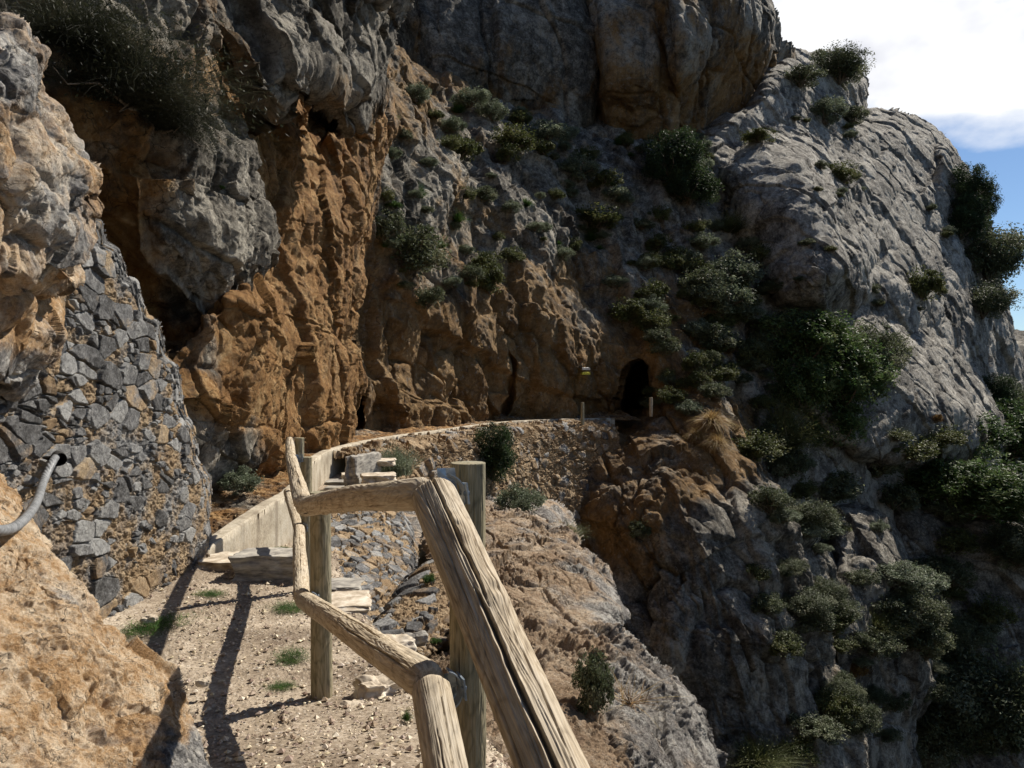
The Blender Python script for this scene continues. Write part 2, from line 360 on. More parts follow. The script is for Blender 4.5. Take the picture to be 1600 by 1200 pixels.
def mat_concrete():
    m=NT('concrete'); c=m.coord(); n=m.noise(c,3,8,.65); cs=m.coord((3,3,.35)); s=m.noise(cs,2.2,6,.6); f=m.noise(c,40,6,.7)
    col=m.ramp(m.math('ADD',m.math('MULTIPLY',n,.6),m.math('MULTIPLY',f,.4)),[(.35,(.22,.18,.13)),(.5,(.40,.345,.26)),(.65,(.52,.47,.38))])
    col=m.mix(m.ramp(s,[(.52,0.),(.66,.55)]),col,(.13,.10,.07)); m.l(col,m.b.inputs['Base Color'])
    m.l(m.bump(f,.6,.006,m.bump(n,.5,.02)),m.b.inputs['Normal']); return m.m
M['concrete']=mat_concrete()
LEAF={'oak':((0.023,0.042,0.013),(0.078,0.120,0.036),(0.195,0.234,0.104)),'juniper':((.014,.024,.009),(.038,.060,.022),(.09,.12,.045)),
 'broom':((.038,.048,.014),(.098,.108,.036),(.20,.195,.08)),'grey':((0.065,0.078,0.046),(0.156,0.182,0.111),(0.325,0.351,0.247)),
 'dark':((0.039,0.049,0.023),(0.104,0.120,0.062),(0.234,0.234,0.143)),'shade':((.010,.012,.007),(.030,.033,.018),(.075,.075,.048)),'straw':((.16,.09,.03),(.36,.23,.09),(.5,.38,.19)),'green':((.015,.04,.006),(.05,.10,.016),(.11,.17,.04)),  # 'shade': upper-left broom's olive darkened to paint in the overhang's shade
 'rust':((.07,.035,.01),(.17,.09,.025),(.28,.18,.06))}
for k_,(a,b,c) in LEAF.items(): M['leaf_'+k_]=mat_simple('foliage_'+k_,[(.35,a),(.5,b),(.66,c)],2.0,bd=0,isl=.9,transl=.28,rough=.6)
M['bark']=mat_simple('bark',[(.35,(.06,.045,.03)),(.65,(.2,.16,.12))],20,(1,1,.3))
M['twig']=mat_simple('dry_twig',[(.35,(.16,.12,.09)),(.65,(.34,.28,.22))],20,(1,1,.3))
M['steel']=mat_simple('galvanised_steel',[(.35,(.16,.20,.25)),(.65,(.42,.48,.55))],25,bd=.0015,rough=.45,metal=.6)
M['rope']=mat_simple('grey_cable',[(.35,(.12,.125,.13)),(.65,(.24,.245,.25))],30,bd=.001,rough=.45)
M['hole']=mat_simple('hole_black',[(.35,(.015,.014,.013)),(.65,(.03,.028,.026))],30)  # black that stands for the darkness inside the wall hole
M['forest']=mat_simple('forested_hill',[(.35,(.012,.02,.010)),(.5,(.04,.055,.025)),(.66,(.12,.12,.075))],.35,bd=.5,detail=12)
M['paint_white']=mat_simple('white_paint',[(.35,(.45,.45,.42)),(.6,(.8,.8,.76))],20,bd=.002)
M['paint_yellow']=mat_simple('yellow_paint',[(.35,(.45,.42,.05)),(.6,(.75,.72,.12))],20,bd=.002)
M['stone_pale']=mat_simple('pale_stone',[(.33,(.22,.17,.12)),(.5,(.45,.38,.29)),(.66,(.62,.56,.47))],9,bd=.01,detail=12)
M['slate']=mat_simple('slate_stone',[(.35,(.12,.11,.10)),(.5,(.27,.25,.22)),(.66,(.42,.39,.33))],7,(1,1,4),bd=.008,detail=12)
M['chips']=mat_simple('gravel_chips',[(.35,(.2,.14,.09)),(.5,(.42,.33,.24)),(.66,(.62,.55,.45))],14,bd=.002,isl=.8)
def mat_wood(name,cols,k=1):
    m=NT(name); at=m.attr('lg'); mp=m.n('ShaderNodeMapping'); mp.inputs['Scale'].default_value=(1.6,26,26); m.l(at.outputs['Vector'],mp.inputs[0])
    kn=m.n('ShaderNodeMapping'); kn.inputs['Scale'].default_value=(2.4,8,8); m.l(at.outputs['Vector'],kn.inputs[0])
    wob=m.noise(kn.outputs[0],1.2,3,.5,.4)
    # growth-ring figure: bands of a smooth field stretched along the log
    wv=m.math('FRACT',m.math('MULTIPLY',wob,11)); ring=m.ramp(wv,[(0.,.1),(.35,.9),(.8,.75),(1.,.1)])
    fib=m.noise(mp.outputs[0],3.2,9,.7,.15); fine=m.noise(mp.outputs[0],10,6,.7)
    v=m.math('ADD',m.math('MULTIPLY',fib,.55),m.math('ADD',m.math('MULTIPLY',ring,.12),m.math('MULTIPLY',fine,.33)))
    col=m.ramp(v,[(.36,cols[0]),(.5,cols[1]),(.64,cols[2])])
    bl=m.noise(kn.outputs[0],.7,4,.6); col=m.mix(m.ramp(bl,[(.45,0.),(.7,.6)]),col,cols[3])
    cr=m.noise(mp.outputs[0],1.3,4,.55); cf=m.ramp(cr,[(.28,1.),(.335,0.)]); col=m.mix(cf,col,(.05,.035,.02))
    m.l(col,m.b.inputs['Base Color']); b=m.bump(fib,.7,.003); b=m.bump(ring,.35,.0015,b); b=m.bump(cf,.7,-.004,b); m.l(b,m.b.inputs['Normal']); m.b.inputs['Roughness'].default_value=.8
    return m.m
M['rail']=mat_wood('weathered_rail_wood',((.13,.095,.06),(.35,.28,.19),(.55,.47,.355),(.42,.38,.31)))
M['post']=mat_wood('weathered_post_wood',((.10,.085,.05),(.24,.205,.125),(.40,.34,.23),(.22,.23,.19)))
# ------------------------------------------------------------------ rock sheets
ONLY=None
def sheet(name,poly,anch,mat,L,seed,edge=60,R=2.0,step=1.8,rag=10,warm=None,amp=1.0,octs=3,fine=.03,crack=.06,ridge=.12,an=(1,1,.6),tilt=(.2,.45),rec=(),lin=False,df=None,fn=None,kind='structure',lim=1.6,jt='v'):
    global JOINT
    JOINT={'v':((1,.25,.12,1.3,.22,.10),(.15,.2,1,1.7,.12,.05)),'d':((.60,.25,.78,1.15,.26,.10),(.8,.3,-.5,1.9,.10,.06)),'n':((.9,.3,.3,1.6,.15,.06),)}[jt]
    if ONLY and seed not in ONLY: return bpy.data.objects.new('x',None)
    us=[p[0] for p in poly]; vs=[p[1] for p in poly]
    mg=edge*(lim-1)+rag
    U,V=np.meshgrid(axis(min(us)-mg,max(us)+mg,step,0,1600),axis(min(vs)-mg,max(vs)+mg,step,0,1200))
    sd=sdpoly(U,V,poly)
    fl=np.stack([U.ravel()/90,V.ravel()/90,0*U.ravel()+seed*3.7],1)
    sd=sd+rag*2.2*fbm(fl,3,seed+300,.4).reshape(U.shape)
    D=(tps(anch,lin)(U,V) if df is None else df(U,V))
    t=np.clip(1-sd/edge,0,None); ti=np.clip(t,0,1)
    D=D+R*(1-np.sqrt(np.clip(1-ti*ti*.96,0,1)))+R*1.6*np.clip(t-1,0,None)
    RM=np.zeros(U.shape)
    for (rp,dd,ww) in rec:
        s2=sdpoly(U,V,rp); RM=np.maximum(RM,sstep(-ww,ww,s2)) if dd>8 else RM; s2=s2+ww*.8*fbm(fl*4,3,seed+400,.6).reshape(U.shape); D=D+dd*sstep(-ww*.3,ww*.7,s2)
    D=np.maximum(D,.35)
    G=P(U,V,D); n=grid_normals(G); p=G.reshape(-1,3).astype(f32)
    for _ in range(30):
        n[1:-1,1:-1]=(n[1:-1,1:-1]*2+n[:-2,1:-1]+n[2:,1:-1]+n[1:-1,:-2]+n[1:-1,2:])/6
    n/=np.linalg.norm(n,axis=-1,keepdims=True)+1e-9
    keep=t<lim; wm=idw(warm,U,V) if isinstance(warm,(list,tuple)) else np.full(U.shape,float(warm or 0.))
    H_,W_,_=G.shape; idx=np.arange(H_*W_).reshape(H_,W_); q=[x.ravel() for x in (idx[:-1,:-1],idx[1:,:-1],idx[1:,1:],idx[:-1,1:])]
    fk=(keep[:-1,:-1]&keep[:-1,1:]&keep[1:,1:]&keep[1:,:-1]).ravel()
    Tr=np.vstack([np.stack([q[0],q[1],q[2]],1)[fk],np.stack([q[0],q[2],q[3]],1)[fk]])
    used=np.unique(Tr); re=np.full(H_*W_,-1,np.int64); re[used]=np.arange(len(used)); Tr=re[Tr]
    Vv=G.reshape(-1,3)[used]; A=np.concatenate([n.reshape(-1,3)[used],wm.reshape(-1,1)[used],t.reshape(-1,1)[used],RM.reshape(-1,1)[used]],1)
    def thr(m):
        y=np.maximum(m[:,1],.4); u=800+F*m[:,0]/y; v=600-F*(m[:,2]-EYE)/y
        far=(u<-40)|(u>1640)|(v<-40)|(v>1240)
        return step*1.9*y/F*np.where(far,6.,1.)
    n0=len(Vv); Vv,Tr,A=refine(Vv,Tr,A,thr); print('SHEET',name,seed,n0,len(Vv),round(time.time()-T0,1))
    n=A[:,:3]/(np.linalg.norm(A[:,:3],axis=1,keepdims=True)+1e-9); p=Vv.astype(f32); S=(thr(Vv)*.6).astype(f32)
    d,cell,wx=pmap(fn or (lambda a,b: rock(a,L,seed,an,tilt,amp,octs,fine,crack,ridge,b)),p,S)
    d=d-np.mean(d[A[:,4]<.6]); d=d*(1-.85*A[:,5]); Vv=Vv+n*d[:,None]; wv=A[:,3]+(wx if wx is not None else 0)
    o=np_mesh(name,Vv,Tr,mat,{'rk':np.stack([wv,cell,0*wv],1)},True)
    db_add(Vv,A[:,4]<1.0); print('   done',round(time.time()-T0,1))
    if kind: o['kind']=kind
    return o
def build_cliffs():
    C='cliff'
    # big hillside behind everything
    sheet('hillside',[(-420,-420),(520,-420),(640,-60),(1100,-40),(1180,60),(1300,300),(1480,500),(1700,560),(2100,640),(2100,1650),(-420,1650)],
      [(-400,-400,34),(400,-300,44),(1000,-200,58),(1200,300,60),(1500,650,66),(1900,700,70),(-400,900,30),(400,900,40),(1000,900,44),(1500,1000,48),(1900,1500,40),(800,1600,34)],
      M['cliff'],3.,11,edge=40,R=4,step=5,warm=.1,octs=2)
    # upper cliffs: three rounded pillars with deep clefts between
    sheet(C,[(560,-75),(700,-50),(820,-70),(900,-55),(925,60),(938,120),(932,200),(915,310),(640,310),(650,60)],[(600,-300,46),(600,100,38),(700,130,39),(700,230,42),(800,180,42),(900,190,43.5),(900,300,46),(650,300,43),(900,-100,44.5),(800,-300,46),(750,0,40.5)],
      M['cliff'],2.8,21,edge=40,R=2.2,warm=[(700,130,.3),(800,120,.4),(870,60,.1),(750,0,.0),(840,150,.4)],an=(1,1,.38),tilt=(.05,.1),amp=1.05,octs=4,crack=.05,rag=5)
    sheet(C,[(895,-60),(950,-85),(1030,-60),(1040,30),(1044,120),(1060,190),(1050,300),(920,310),(938,120),(920,30)],[(900,-300,48),(1030,-300,49),(930,100,42.6),(980,120,42.2),(1040,150,43),(980,200,44),(980,290,46),(960,-80,44.5)],
      M['cliff'],2.6,22,edge=30,R=2.4,warm=[(980,60,.45),(960,150,.8),(1020,170,.8),(990,-50,.1)],an=(1,1,.34),tilt=(.05,.1),amp=1.05,octs=4,rag=4)
    sheet(C,[(1020,-70),(1080,-95),(1150,-70),(1182,-10),(1212,30),(1222,70),(1228,95),(1205,150),(1170,250),(1050,290),(1040,100)],[(1030,-300,49),(1170,-300,51),(1060,120,42.4),(1110,80,43.5),(1170,40,45.5),(1210,60,49),(1180,130,50),(1140,150,47.5),(1100,160,46),(1100,280,50),(1100,-80,45)],
      M['cliff'],2.6,23,edge=32,R=2.4,warm=[(1085,60,.55),(1110,90,.35),(1165,70,.75),(1150,120,.85),(1190,40,.0),(1090,150,.6)],an=(1,1,.4),tilt=(.05,.15),amp=1.05,octs=4,rag=6)
    # middle: shrubby broken slope over the channel, orange wall at its foot, tunnel and clefts
    tun=[(986,566),(1002,560),(1012,572),(1019,600),(1022,640),(1022,668),(966,670),(967,630),(972,592)]
    sheet(C,[(500,60),(640,100),(760,150),(900,190),(1010,220),(1130,200),(1180,330),(1230,430),(1300,620),(1300,800),(1000,800),(560,820),(480,780),(470,400),(520,250)],
      [(480,760,17.4),(560,700,19.6),(680,700,24.4),(800,700,29.2),(900,700,31.6),(1000,700,33),(1100,700,34),(1200,780,33.5),
       (560,520,19.8),(680,490,24.0),(800,470,28.6),(900,560,31.2),(1000,560,32.4),(1080,560,33),(1200,600,36),(1280,700,38),
       (560,380,20.6),(620,300,22.6),(700,380,27.5),(800,380,30.6),(900,430,34),(1000,470,35),(1100,480,36),
       (600,180,24.5),(700,260,29.5),(800,250,33.5),(900,320,36),(1000,330,38.5),(1100,350,39.5),(640,120,33),(760,170,38.5),(900,200,41.5),(1050,230,42.5),(500,200,17.5),(500,450,17.3)],
      M['cliff'],1.5,31,edge=40,R=3,rag=8,lin=True,amp=1.75,octs=4,ridge=.2,
      warm=[(520,600,1.2),(600,600,1.15),(700,600,1.1),(800,600,1.05),(900,610,.95),(1000,540,.95),(600,450,.7),(700,440,.5),(760,500,.8),(880,480,.55),(980,470,.35),(620,300,.2),(640,90,.8),(640,140,.6),(740,250,.3),(720,330,.45),(850,300,.2),(980,300,.0),(1100,400,.0),(1080,600,.55),(1200,600,.1),(880,380,.35),(590,130,.7)],
      rec=[(tun,16.0,3),([(532,480),(550,505),(560,570),(566,640),(578,720),(530,720),(530,640),(528,560)],5.,5),
           ([(797,545),(806,560),(806,650),(796,655)],.7,4),([(930,655),(944,622),(958,640),(962,660),(925,662)],.8,6)])
    # jagged shoulder and lit slabs on the right
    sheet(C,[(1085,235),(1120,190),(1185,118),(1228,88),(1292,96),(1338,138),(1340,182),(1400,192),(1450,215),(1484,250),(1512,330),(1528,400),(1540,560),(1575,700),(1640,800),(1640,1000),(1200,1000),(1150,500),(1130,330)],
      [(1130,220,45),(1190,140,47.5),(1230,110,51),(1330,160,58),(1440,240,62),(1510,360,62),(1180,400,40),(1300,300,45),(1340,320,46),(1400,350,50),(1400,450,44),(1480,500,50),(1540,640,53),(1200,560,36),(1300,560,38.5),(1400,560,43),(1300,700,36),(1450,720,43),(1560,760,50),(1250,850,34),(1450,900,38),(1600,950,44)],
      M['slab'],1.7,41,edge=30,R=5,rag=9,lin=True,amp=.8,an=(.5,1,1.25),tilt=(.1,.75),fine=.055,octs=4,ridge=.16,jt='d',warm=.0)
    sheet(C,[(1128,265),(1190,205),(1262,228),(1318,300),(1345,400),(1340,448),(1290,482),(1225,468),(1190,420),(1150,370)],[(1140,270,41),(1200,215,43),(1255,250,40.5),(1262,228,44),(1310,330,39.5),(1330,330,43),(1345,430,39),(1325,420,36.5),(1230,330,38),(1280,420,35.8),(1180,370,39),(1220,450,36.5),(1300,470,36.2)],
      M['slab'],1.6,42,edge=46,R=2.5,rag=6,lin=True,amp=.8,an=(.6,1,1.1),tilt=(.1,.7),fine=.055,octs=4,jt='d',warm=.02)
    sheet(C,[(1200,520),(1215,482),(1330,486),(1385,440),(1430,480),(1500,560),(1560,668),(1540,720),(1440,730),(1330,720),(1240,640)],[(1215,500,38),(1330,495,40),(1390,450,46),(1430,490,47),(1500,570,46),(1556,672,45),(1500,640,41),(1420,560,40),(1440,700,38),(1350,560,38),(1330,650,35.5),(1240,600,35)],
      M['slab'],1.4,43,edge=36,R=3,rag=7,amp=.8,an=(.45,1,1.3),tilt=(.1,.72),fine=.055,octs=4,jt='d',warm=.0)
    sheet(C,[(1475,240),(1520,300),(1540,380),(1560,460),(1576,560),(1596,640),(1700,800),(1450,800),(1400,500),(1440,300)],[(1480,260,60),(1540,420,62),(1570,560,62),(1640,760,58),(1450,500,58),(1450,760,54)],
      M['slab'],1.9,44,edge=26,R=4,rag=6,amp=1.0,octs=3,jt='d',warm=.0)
    # spur that carries the end of the trail and plunges into the gorge
    sheet('gorge_cliff',[(560,700),(700,720),(790,690),(850,664),(910,654),(985,664),(1030,640),(1046,590),(1075,562),(1120,590),(1150,650),(1186,730),(1215,800),(1285,865),(1302,920),(1296,985),(1335,1080),(1352,1240),(1352,1640),(560,1640)],
      [(600,720,24),(700,780,27),(800,720,30.5),(850,675,29.5),(910,664,31),(985,672,31.5),(1060,590,32.4),(1110,640,30.5),(900,700,29.0),(1000,710,29),(1100,720,28.2),(850,800,28.5),(920,850,27),(1000,800,25.5),(1100,850,24.8),(1200,850,26.5),(1280,900,28),(900,1000,25),(1050,1000,23.5),(1200,1000,24),(1290,1080,26),(900,1250,23),(1200,1250,22.5),(1000,1600,20)],
      M['cliff'],1.7,51,edge=30,R=3.0,rag=9,lin=True,amp=1.4,octs=4,an=(1,1,.55),crack=.10,ridge=.14,
      warm=[(900,690,.8),(960,700,.8),(1040,640,.75),(1060,720,.75),(850,760,.65),(950,800,.6),(1100,650,.55),(1000,760,.55),(900,900,.35),(1100,850,.12),(1200,1000,.1),(1100,1100,.2),(1250,880,.0),(960,960,.1)])
    sheet(C,[(1290,800),(1370,800),(1400,880),(1440,960),(1450,1060),(1420,1120),(1430,1640),(1280,1640),(1290,1000)],[(1320,820,33),(1380,860,32),(1430,1000,31),(1330,980,29),(1400,1150,30),(1330,1300,28),(1400,1600,27)],
      M['cliff'],1.8,52,edge=34,R=3,rag=8,amp=1.0,octs=4,warm=.1)
    sheet(C,[(1370,760),(1500,800),(1640,820),(1700,1640),(1400,1640),(1430,1000)],[(1400,800,38),(1500,850,38),(1620,900,38),(1460,1100,35),(1600,1200,34),(1500,1600,30)],
      M['cliff'],2.2,53,edge=40,R=3,rag=8,amp=1.0,octs=3,warm=.05)
    # left: orange fractured bay, grey nose over it, near bulge, lit foot
    OR=M['orange']
    sheet('orange_cliff',[(330,60),(470,20),(610,40),(600,200),(572,300),(550,470),(532,530),(546,600),(540,690),(538,800),(330,820),(340,400)],[(340,800,11.5),(450,760,13.6),(540,740,16.8),(360,600,11.9),(450,600,14.2),(530,600,16.4),(390,400,12.8),(460,380,15.2),(530,350,16.6),(400,180,14.5),(500,190,17.6),(580,150,18),(450,40,16),(600,60,20)],
      OR,1.0,61,edge=26,R=1.6,rag=8,amp=1.3,octs=4,fine=.02,an=(1.1,1.1,.42),tilt=(.05,.12),crack=.10,ridge=.22,lin=True,warm=[(450,600,1.3),(450,300,1.1),(540,250,.7),(580,100,.5),(400,200,.8),(480,60,.3)],
      rec=[([(480,150),(540,165),(545,215),(500,225),(470,185)],1.8,12),([(385,160),(450,170),(440,200),(385,210)],1.0,10)])
    sheet('grey_cliff',[(240,-800),(800,-800),(760,-330),(650,-60),(600,50),(575,150),(545,190),(500,165),(468,130),(440,165),(385,172),(352,120),(330,60),(240,40)],[(260,-300,8.2),(640,-300,12.0),(500,-700,11),(750,-700,14),(300,40,9.2),(380,120,9.9),(450,130,11),(540,160,13),(590,60,15),(480,0,12),(400,0,10.8)],  # top above the view leans out, shaped to keep sun off the hanging bush
      M['cliff'],1.3,62,edge=34,R=1.6,rag=9,amp=1.3,octs=4,fine=.02,lin=True,warm=[(380,130,.45),(350,90,.6),(450,60,.0),(560,60,.1),(510,140,.4),(300,40,.2)])
    sheet('grey_cliff',[(-300,-330),(330,-330),(345,60),(330,180),(368,235),(388,300),(396,400),(384,465),(335,520),(300,560),(310,640),(330,760),(-300,800)],
      [(-280,-300,6),(300,-300,9.4),(-250,300,5),(60,60,6.6),(200,60,7.6),(320,60,8.8),(90,260,6.9),(200,230,7.3),(320,220,8.2),(380,320,8.7),(260,380,7.7),(360,440,8.6),(300,520,8.9),(170,400,7.9),(230,560,9.2),(300,700,9.8),(150,700,8.8),(-200,760,6)],
      M['orange'],.8,63,edge=30,R=1.6,rag=8,amp=1.7,octs=4,fine=.015,ridge=.24,lin=True,warm=[(100,200,.7),(170,360,1.1),(180,450,1.1),(290,200,.1),(330,300,-.05),(350,400,.1),(270,300,.5),(230,260,.95),(300,450,.5),(230,540,.8),(280,640,.9),(80,60,.2),(330,120,.6)])
    sheet('orange_cliff',[(236,560),(300,510),(350,462),(385,438),(412,470),(428,520),(436,600),(446,660),(440,705),(400,722),(372,745),(320,770),(230,780)],[(250,580,7.6),(330,500,8.3),(400,450,9.2),(420,560,9.7),(440,690,10.6),(350,720,8.8),(330,620,8.2),(270,720,7.8)],
      M['orange'],.7,64,edge=30,R=.9,rag=7,amp=1.5,octs=4,fine=.015,warm=[(400,500,1.0),(300,600,.9),(350,640,.7),(340,560,.4),(420,640,1.),(330,690,.1)],lin=True)
    # near left: boulder overhead and pale foot rock beside the path
    sheet('rock_outcrop',[(-300,20),(-60,60),(12,72),(52,92),(64,150),(84,172),(108,222),(134,258),(142,300),(118,330),(120,390),(104,428),(66,446),(30,440),(-300,470)],[(-280,200,2.4),(10,90,3.1),(40,160,3.2),(120,280,3.7),(110,400,3.7),(30,420,3.2),(20,280,2.9)],
      M['near'],.42,71,edge=26,R=.4,rag=8,amp=1.5,octs=5,fine=.012,ridge=.2,lin=True,jt='n',warm=[(20,100,.35),(60,180,.4),(30,240,.5),(60,300,.45),(90,380,.5),(20,400,.75),(-200,300,.4)])
    sheet('rock_outcrop',[(-300,430),(40,450),(70,470),(72,520),(50,560),(15,600),(-300,640)],[(-250,500,2.8),(10,480,3.6),(60,500,3.9),(30,560,3.8),(-200,600,2.8)],
      M['near'],.35,72,edge=22,R=.35,rag=6,amp=1.5,octs=4,fine=.01,lin=True,jt='n',warm=[(50,500,.9),(20,600,.2),(0,700,.1)])
    sheet('rock_outcrop',[(-330,690),(-20,745),(20,800),(62,858),(100,925),(140,975),(200,1028),(252,1072),(288,1132),(312,1176),(330,1215),(338,1290),(338,1700),(-330,1700)],
      [(-300,720,2.6),(0,805,3.5),(60,870,3.2),(140,985,2.85),(250,1085,2.8),(310,1190,2.7),(330,1400,2.3),(60,1000,2.65),(150,1120,2.5),(0,1180,2.05),(200,1250,2.3),(0,900,3.0),(-250,1200,1.3),(100,1600,1.3),(300,1650,1.8)],
      M['near'],.30,73,edge=26,R=.22,rag=5,fn=lambda p,S: (lambda r,v,w: (r[0]-.030*np.where(rnd(v[2],4)>.62,np.clip(1-(v[0]/.42)**2,0,1),0)-.012*np.where(rnd(w[2],4)>.5,np.clip(1-(w[0]/.42)**2,0,1),0)+.004*fbm(p/.018,3,5,.6),r[1],None))(rock(p,.30,73,(1,1,.6),(.2,.45),1.15,5,.02,.06,.3,S),voro(p/.085+.4*np.stack([perlin(p/.06+k,k) for k in range(3)],1),5),voro(p/.035,6)),amp=1.5,octs=5,fine=.02,ridge=.5,lin=True,step=1.4,jt='n',warm=[(20,860,1.2),(90,900,.8),(60,980,1.3),(150,1060,1.1),(60,1100,1.1),(200,1110,1.0),(250,1140,.75),(40,1170,.8),(150,1180,.85),(300,1200,.1),(110,930,.5)])
def build_surroundings():
    # unseen mountainside round to the left and behind, added to cut sky light
    C=np.array([(-17,20),(-13,9),(-11,-2),(-9,-12),(-3,-22),(9,-30),(26,-34)],float); t=np.linspace(0,len(C)-1,330); X=np.interp(t,range(len(C)),C[:,0]); Y=np.interp(t,range(len(C)),C[:,1])
    z=np.linspace(-30,38,200); T_=np.stack([np.gradient(X),np.gradient(Y)],1); T_/=np.linalg.norm(T_,axis=1,keepdims=True); N_=np.stack([T_[:,1],-T_[:,0]],1)
    lean=.28*z+.0*z
    G=np.stack([X[:,None]+N_[:,0:1]*lean[None],Y[:,None]+N_[:,1:2]*lean[None],np.repeat(z[None],330,0)],-1); n=grid_normals(G)
    p=G.reshape(-1,3).astype(f32); d,c,_=pmap(lambda a,b: rock(a,3.5,7,amp=1.6,octs=2,S=b),p,np.full(len(p),.3,f32))
    G=G+(n.reshape(-1,3)*d[:,None]).reshape(G.shape)
    o=mesh_from_grid('hillside',G,np.ones(G.shape[:2],bool),M['cliff'],{'rk':np.stack([np.full(len(d),.25),c,0*c],1).reshape(330,200,3)}); o['kind']='structure'
    sheet('far_hills',[(1380,560),(1560,536),(1580,528),(1596,536),(1640,530),(1800,505),(2200,520),(2400,640),(2400,1700),(1380,1700)],[(1380,560,420),(1600,540,420),(2300,560,480),(1500,900,150),(2300,1000,150),(1900,1650,90)],
      M['forest'],30.,98,edge=14,R=8,step=3,rag=3,amp=.8,octs=2)
build_cliffs()
build_surroundings()
# ------------------------------------------------------------------ path, masonry and channel
def masonry(size,an,seed,prot=.035,mort=.5,rub=.012,tone=0.,gap=.07):
    def f(p,S):
        q=rot_pts(p,.12,.2)*np.array(an,f32)/f32(size); q=q+.16*np.stack([perlin(q*.9+k*13,seed+k) for k in range(3)],1)+.05*np.stack([perlin(q*3.5+k*13,seed+k+9) for k in range(3)],1)
        F1,F2,ID,DV=voro(q,seed,.95); e=F2-F1
        # a finer set of stones fills the places where the large ones are missing
        q2=q*2.1+5; G1,G2,ID2,DV2=voro(q2,seed+1,.95); e2=G2-G1
        lo=mort(p) if callable(mort) else mort
        big=rnd(ID,11)>.30; small=rnd(ID2,11)>.25
        pres=np.where(big,rnd(ID,15)>lo,small&(rnd(ID2,15)>lo))
        e=np.where(big,e,np.minimum(e2*.6,e+.03)); idd=np.where(big,ID,ID2); D_=np.where(big[:,None],DV,DV2*.5)
        tl=1.1*((rnd(idd,6)-.5)*D_[:,0]+(rnd(idd,7)-.5)*D_[:,1]+(rnd(idd,8)-.5)*D_[:,2])
        st=sstep(gap*.4,gap*1.5,e)
        rb=rub*fbm(p/.05,4,seed+3,.65)+.8*rub*fbm(p/.25,2,seed+5)
        b2,c2,x2=blocks(p,size*.35,seed+9,(1,1,1),(.3,.2),.05,.3,.35,.8)
        face=prot*st*(.55+.6*rnd(idd,5)+tl)
        b3,c3,x3=blocks(p,size*.22,seed+19,(1,1,1),(.1,.4),.08,.3,.5,.9)
        d=np.where(pres,face+.16*b2+rb*.3,.30*prot+rb*1.3+.7*b3)
        
        wx=np.where(pres&(e>gap*.8),-.45+.6*(rnd(idd,12)>.86)+.4*rnd(idd,13),.30)+tone
        return d.astype(f32),np.where(pres,.1+.9*rnd(idd,9),.45+.4*c3).astype(f32),wx.astype(f32)
    return f
def zworld():
    a=np.array([(-.13,2.2,.28),(-.67,2.8,.20),(-1.3,2.8,.13),(-.98,4.15,-.03),(-1.8,4,-.02),(-2.75,5.2,.03),(-1.63,6.3,-.05),(-2.5,6.5,0),(-2.65,7.1,.03),(-2.06,7.7,-.10),(-2.5,9,-.20),(-3.2,13,-.22),(-3.4,17,-.12),(0,.2,-.1),(-1.5,0,-.1),(.4,3.2,.1)])
    X=a[:,:2]; n=len(a); k=lambda r2: np.sqrt(r2+.05)
    A=np.block([[k(((X[:,None]-X[None])**2).sum(-1)),np.ones((n,1))],[np.ones((1,n)),np.zeros((1,1))]])
    s_=np.linalg.solve(A,np.concatenate([a[:,2],[0]]))
    return lambda x,y: s_[n]+sum(s_[i]*k((x-X[i,0])**2+(y-X[i,1])**2) for i in range(n))
ZG=zworld()
EY=[.3,2.2,3,4.15,5.2,6.3,7.7,9.5,11,14,17]; EX=[.5,.15,-.05,-.35,-.85,-1.35,-1.75,-2.05,-2.25,-2.7,-2.7]
def gravel_relief(p,seed,k=1.):
    d=np.zeros(len(p),f32)
    for s_,a,th in ((.055*k,.016*k,.62),(.026*k,.009*k,.4),(.013*k,.004*k,.3)):
        q=p/f32(s_); F1,F2,ID,DV=voro(q,seed+int(s_*1e4)); m=rnd(ID,3)>th
        d+=np.where(m,a*np.sqrt(np.clip(1-(F1/(.30+.25*rnd(ID,4)))**2,0,1)),0)
    return d+.02*fbm(p/.5,4,seed).astype(f32)
def build_path():
    ny,nx=1150,620; y=.35*(17.5/.35)**(np.linspace(0,1,ny)**.8); s_=np.linspace(0,1,nx)
    xr=np.interp(y,EY,EX)+.32; xl=np.interp(y,[.3,3,5,7.2,9,13,17],[-2.2,-3.1,-3.3,-3.25,-2.9,-3.6,-4.0])
    X=xl[:,None]+(xr-xl)[:,None]*s_; Y=np.repeat(y[:,None],nx,1); Z=ZG(X,Y)
    over=np.clip(X-(xr-.32)[:,None],0,None); Z=Z-over**1.5*3.2
    p=np.stack([X,Y,Z],-1); d=gravel_relief(p.reshape(-1,3).astype(f32),5,.8).reshape(X.shape)
    p[...,2]+=d*(.25+.75*sstep(-.15,.2,fbm(p.reshape(-1,3).astype(f32)/.6,3,44))).reshape(d.shape)
    keep=np.ones(X.shape,bool); o=mesh_from_grid('path',p,keep,M['ground'],flip=True); o['kind']='structure'; db_add(p,keep)
build_path()
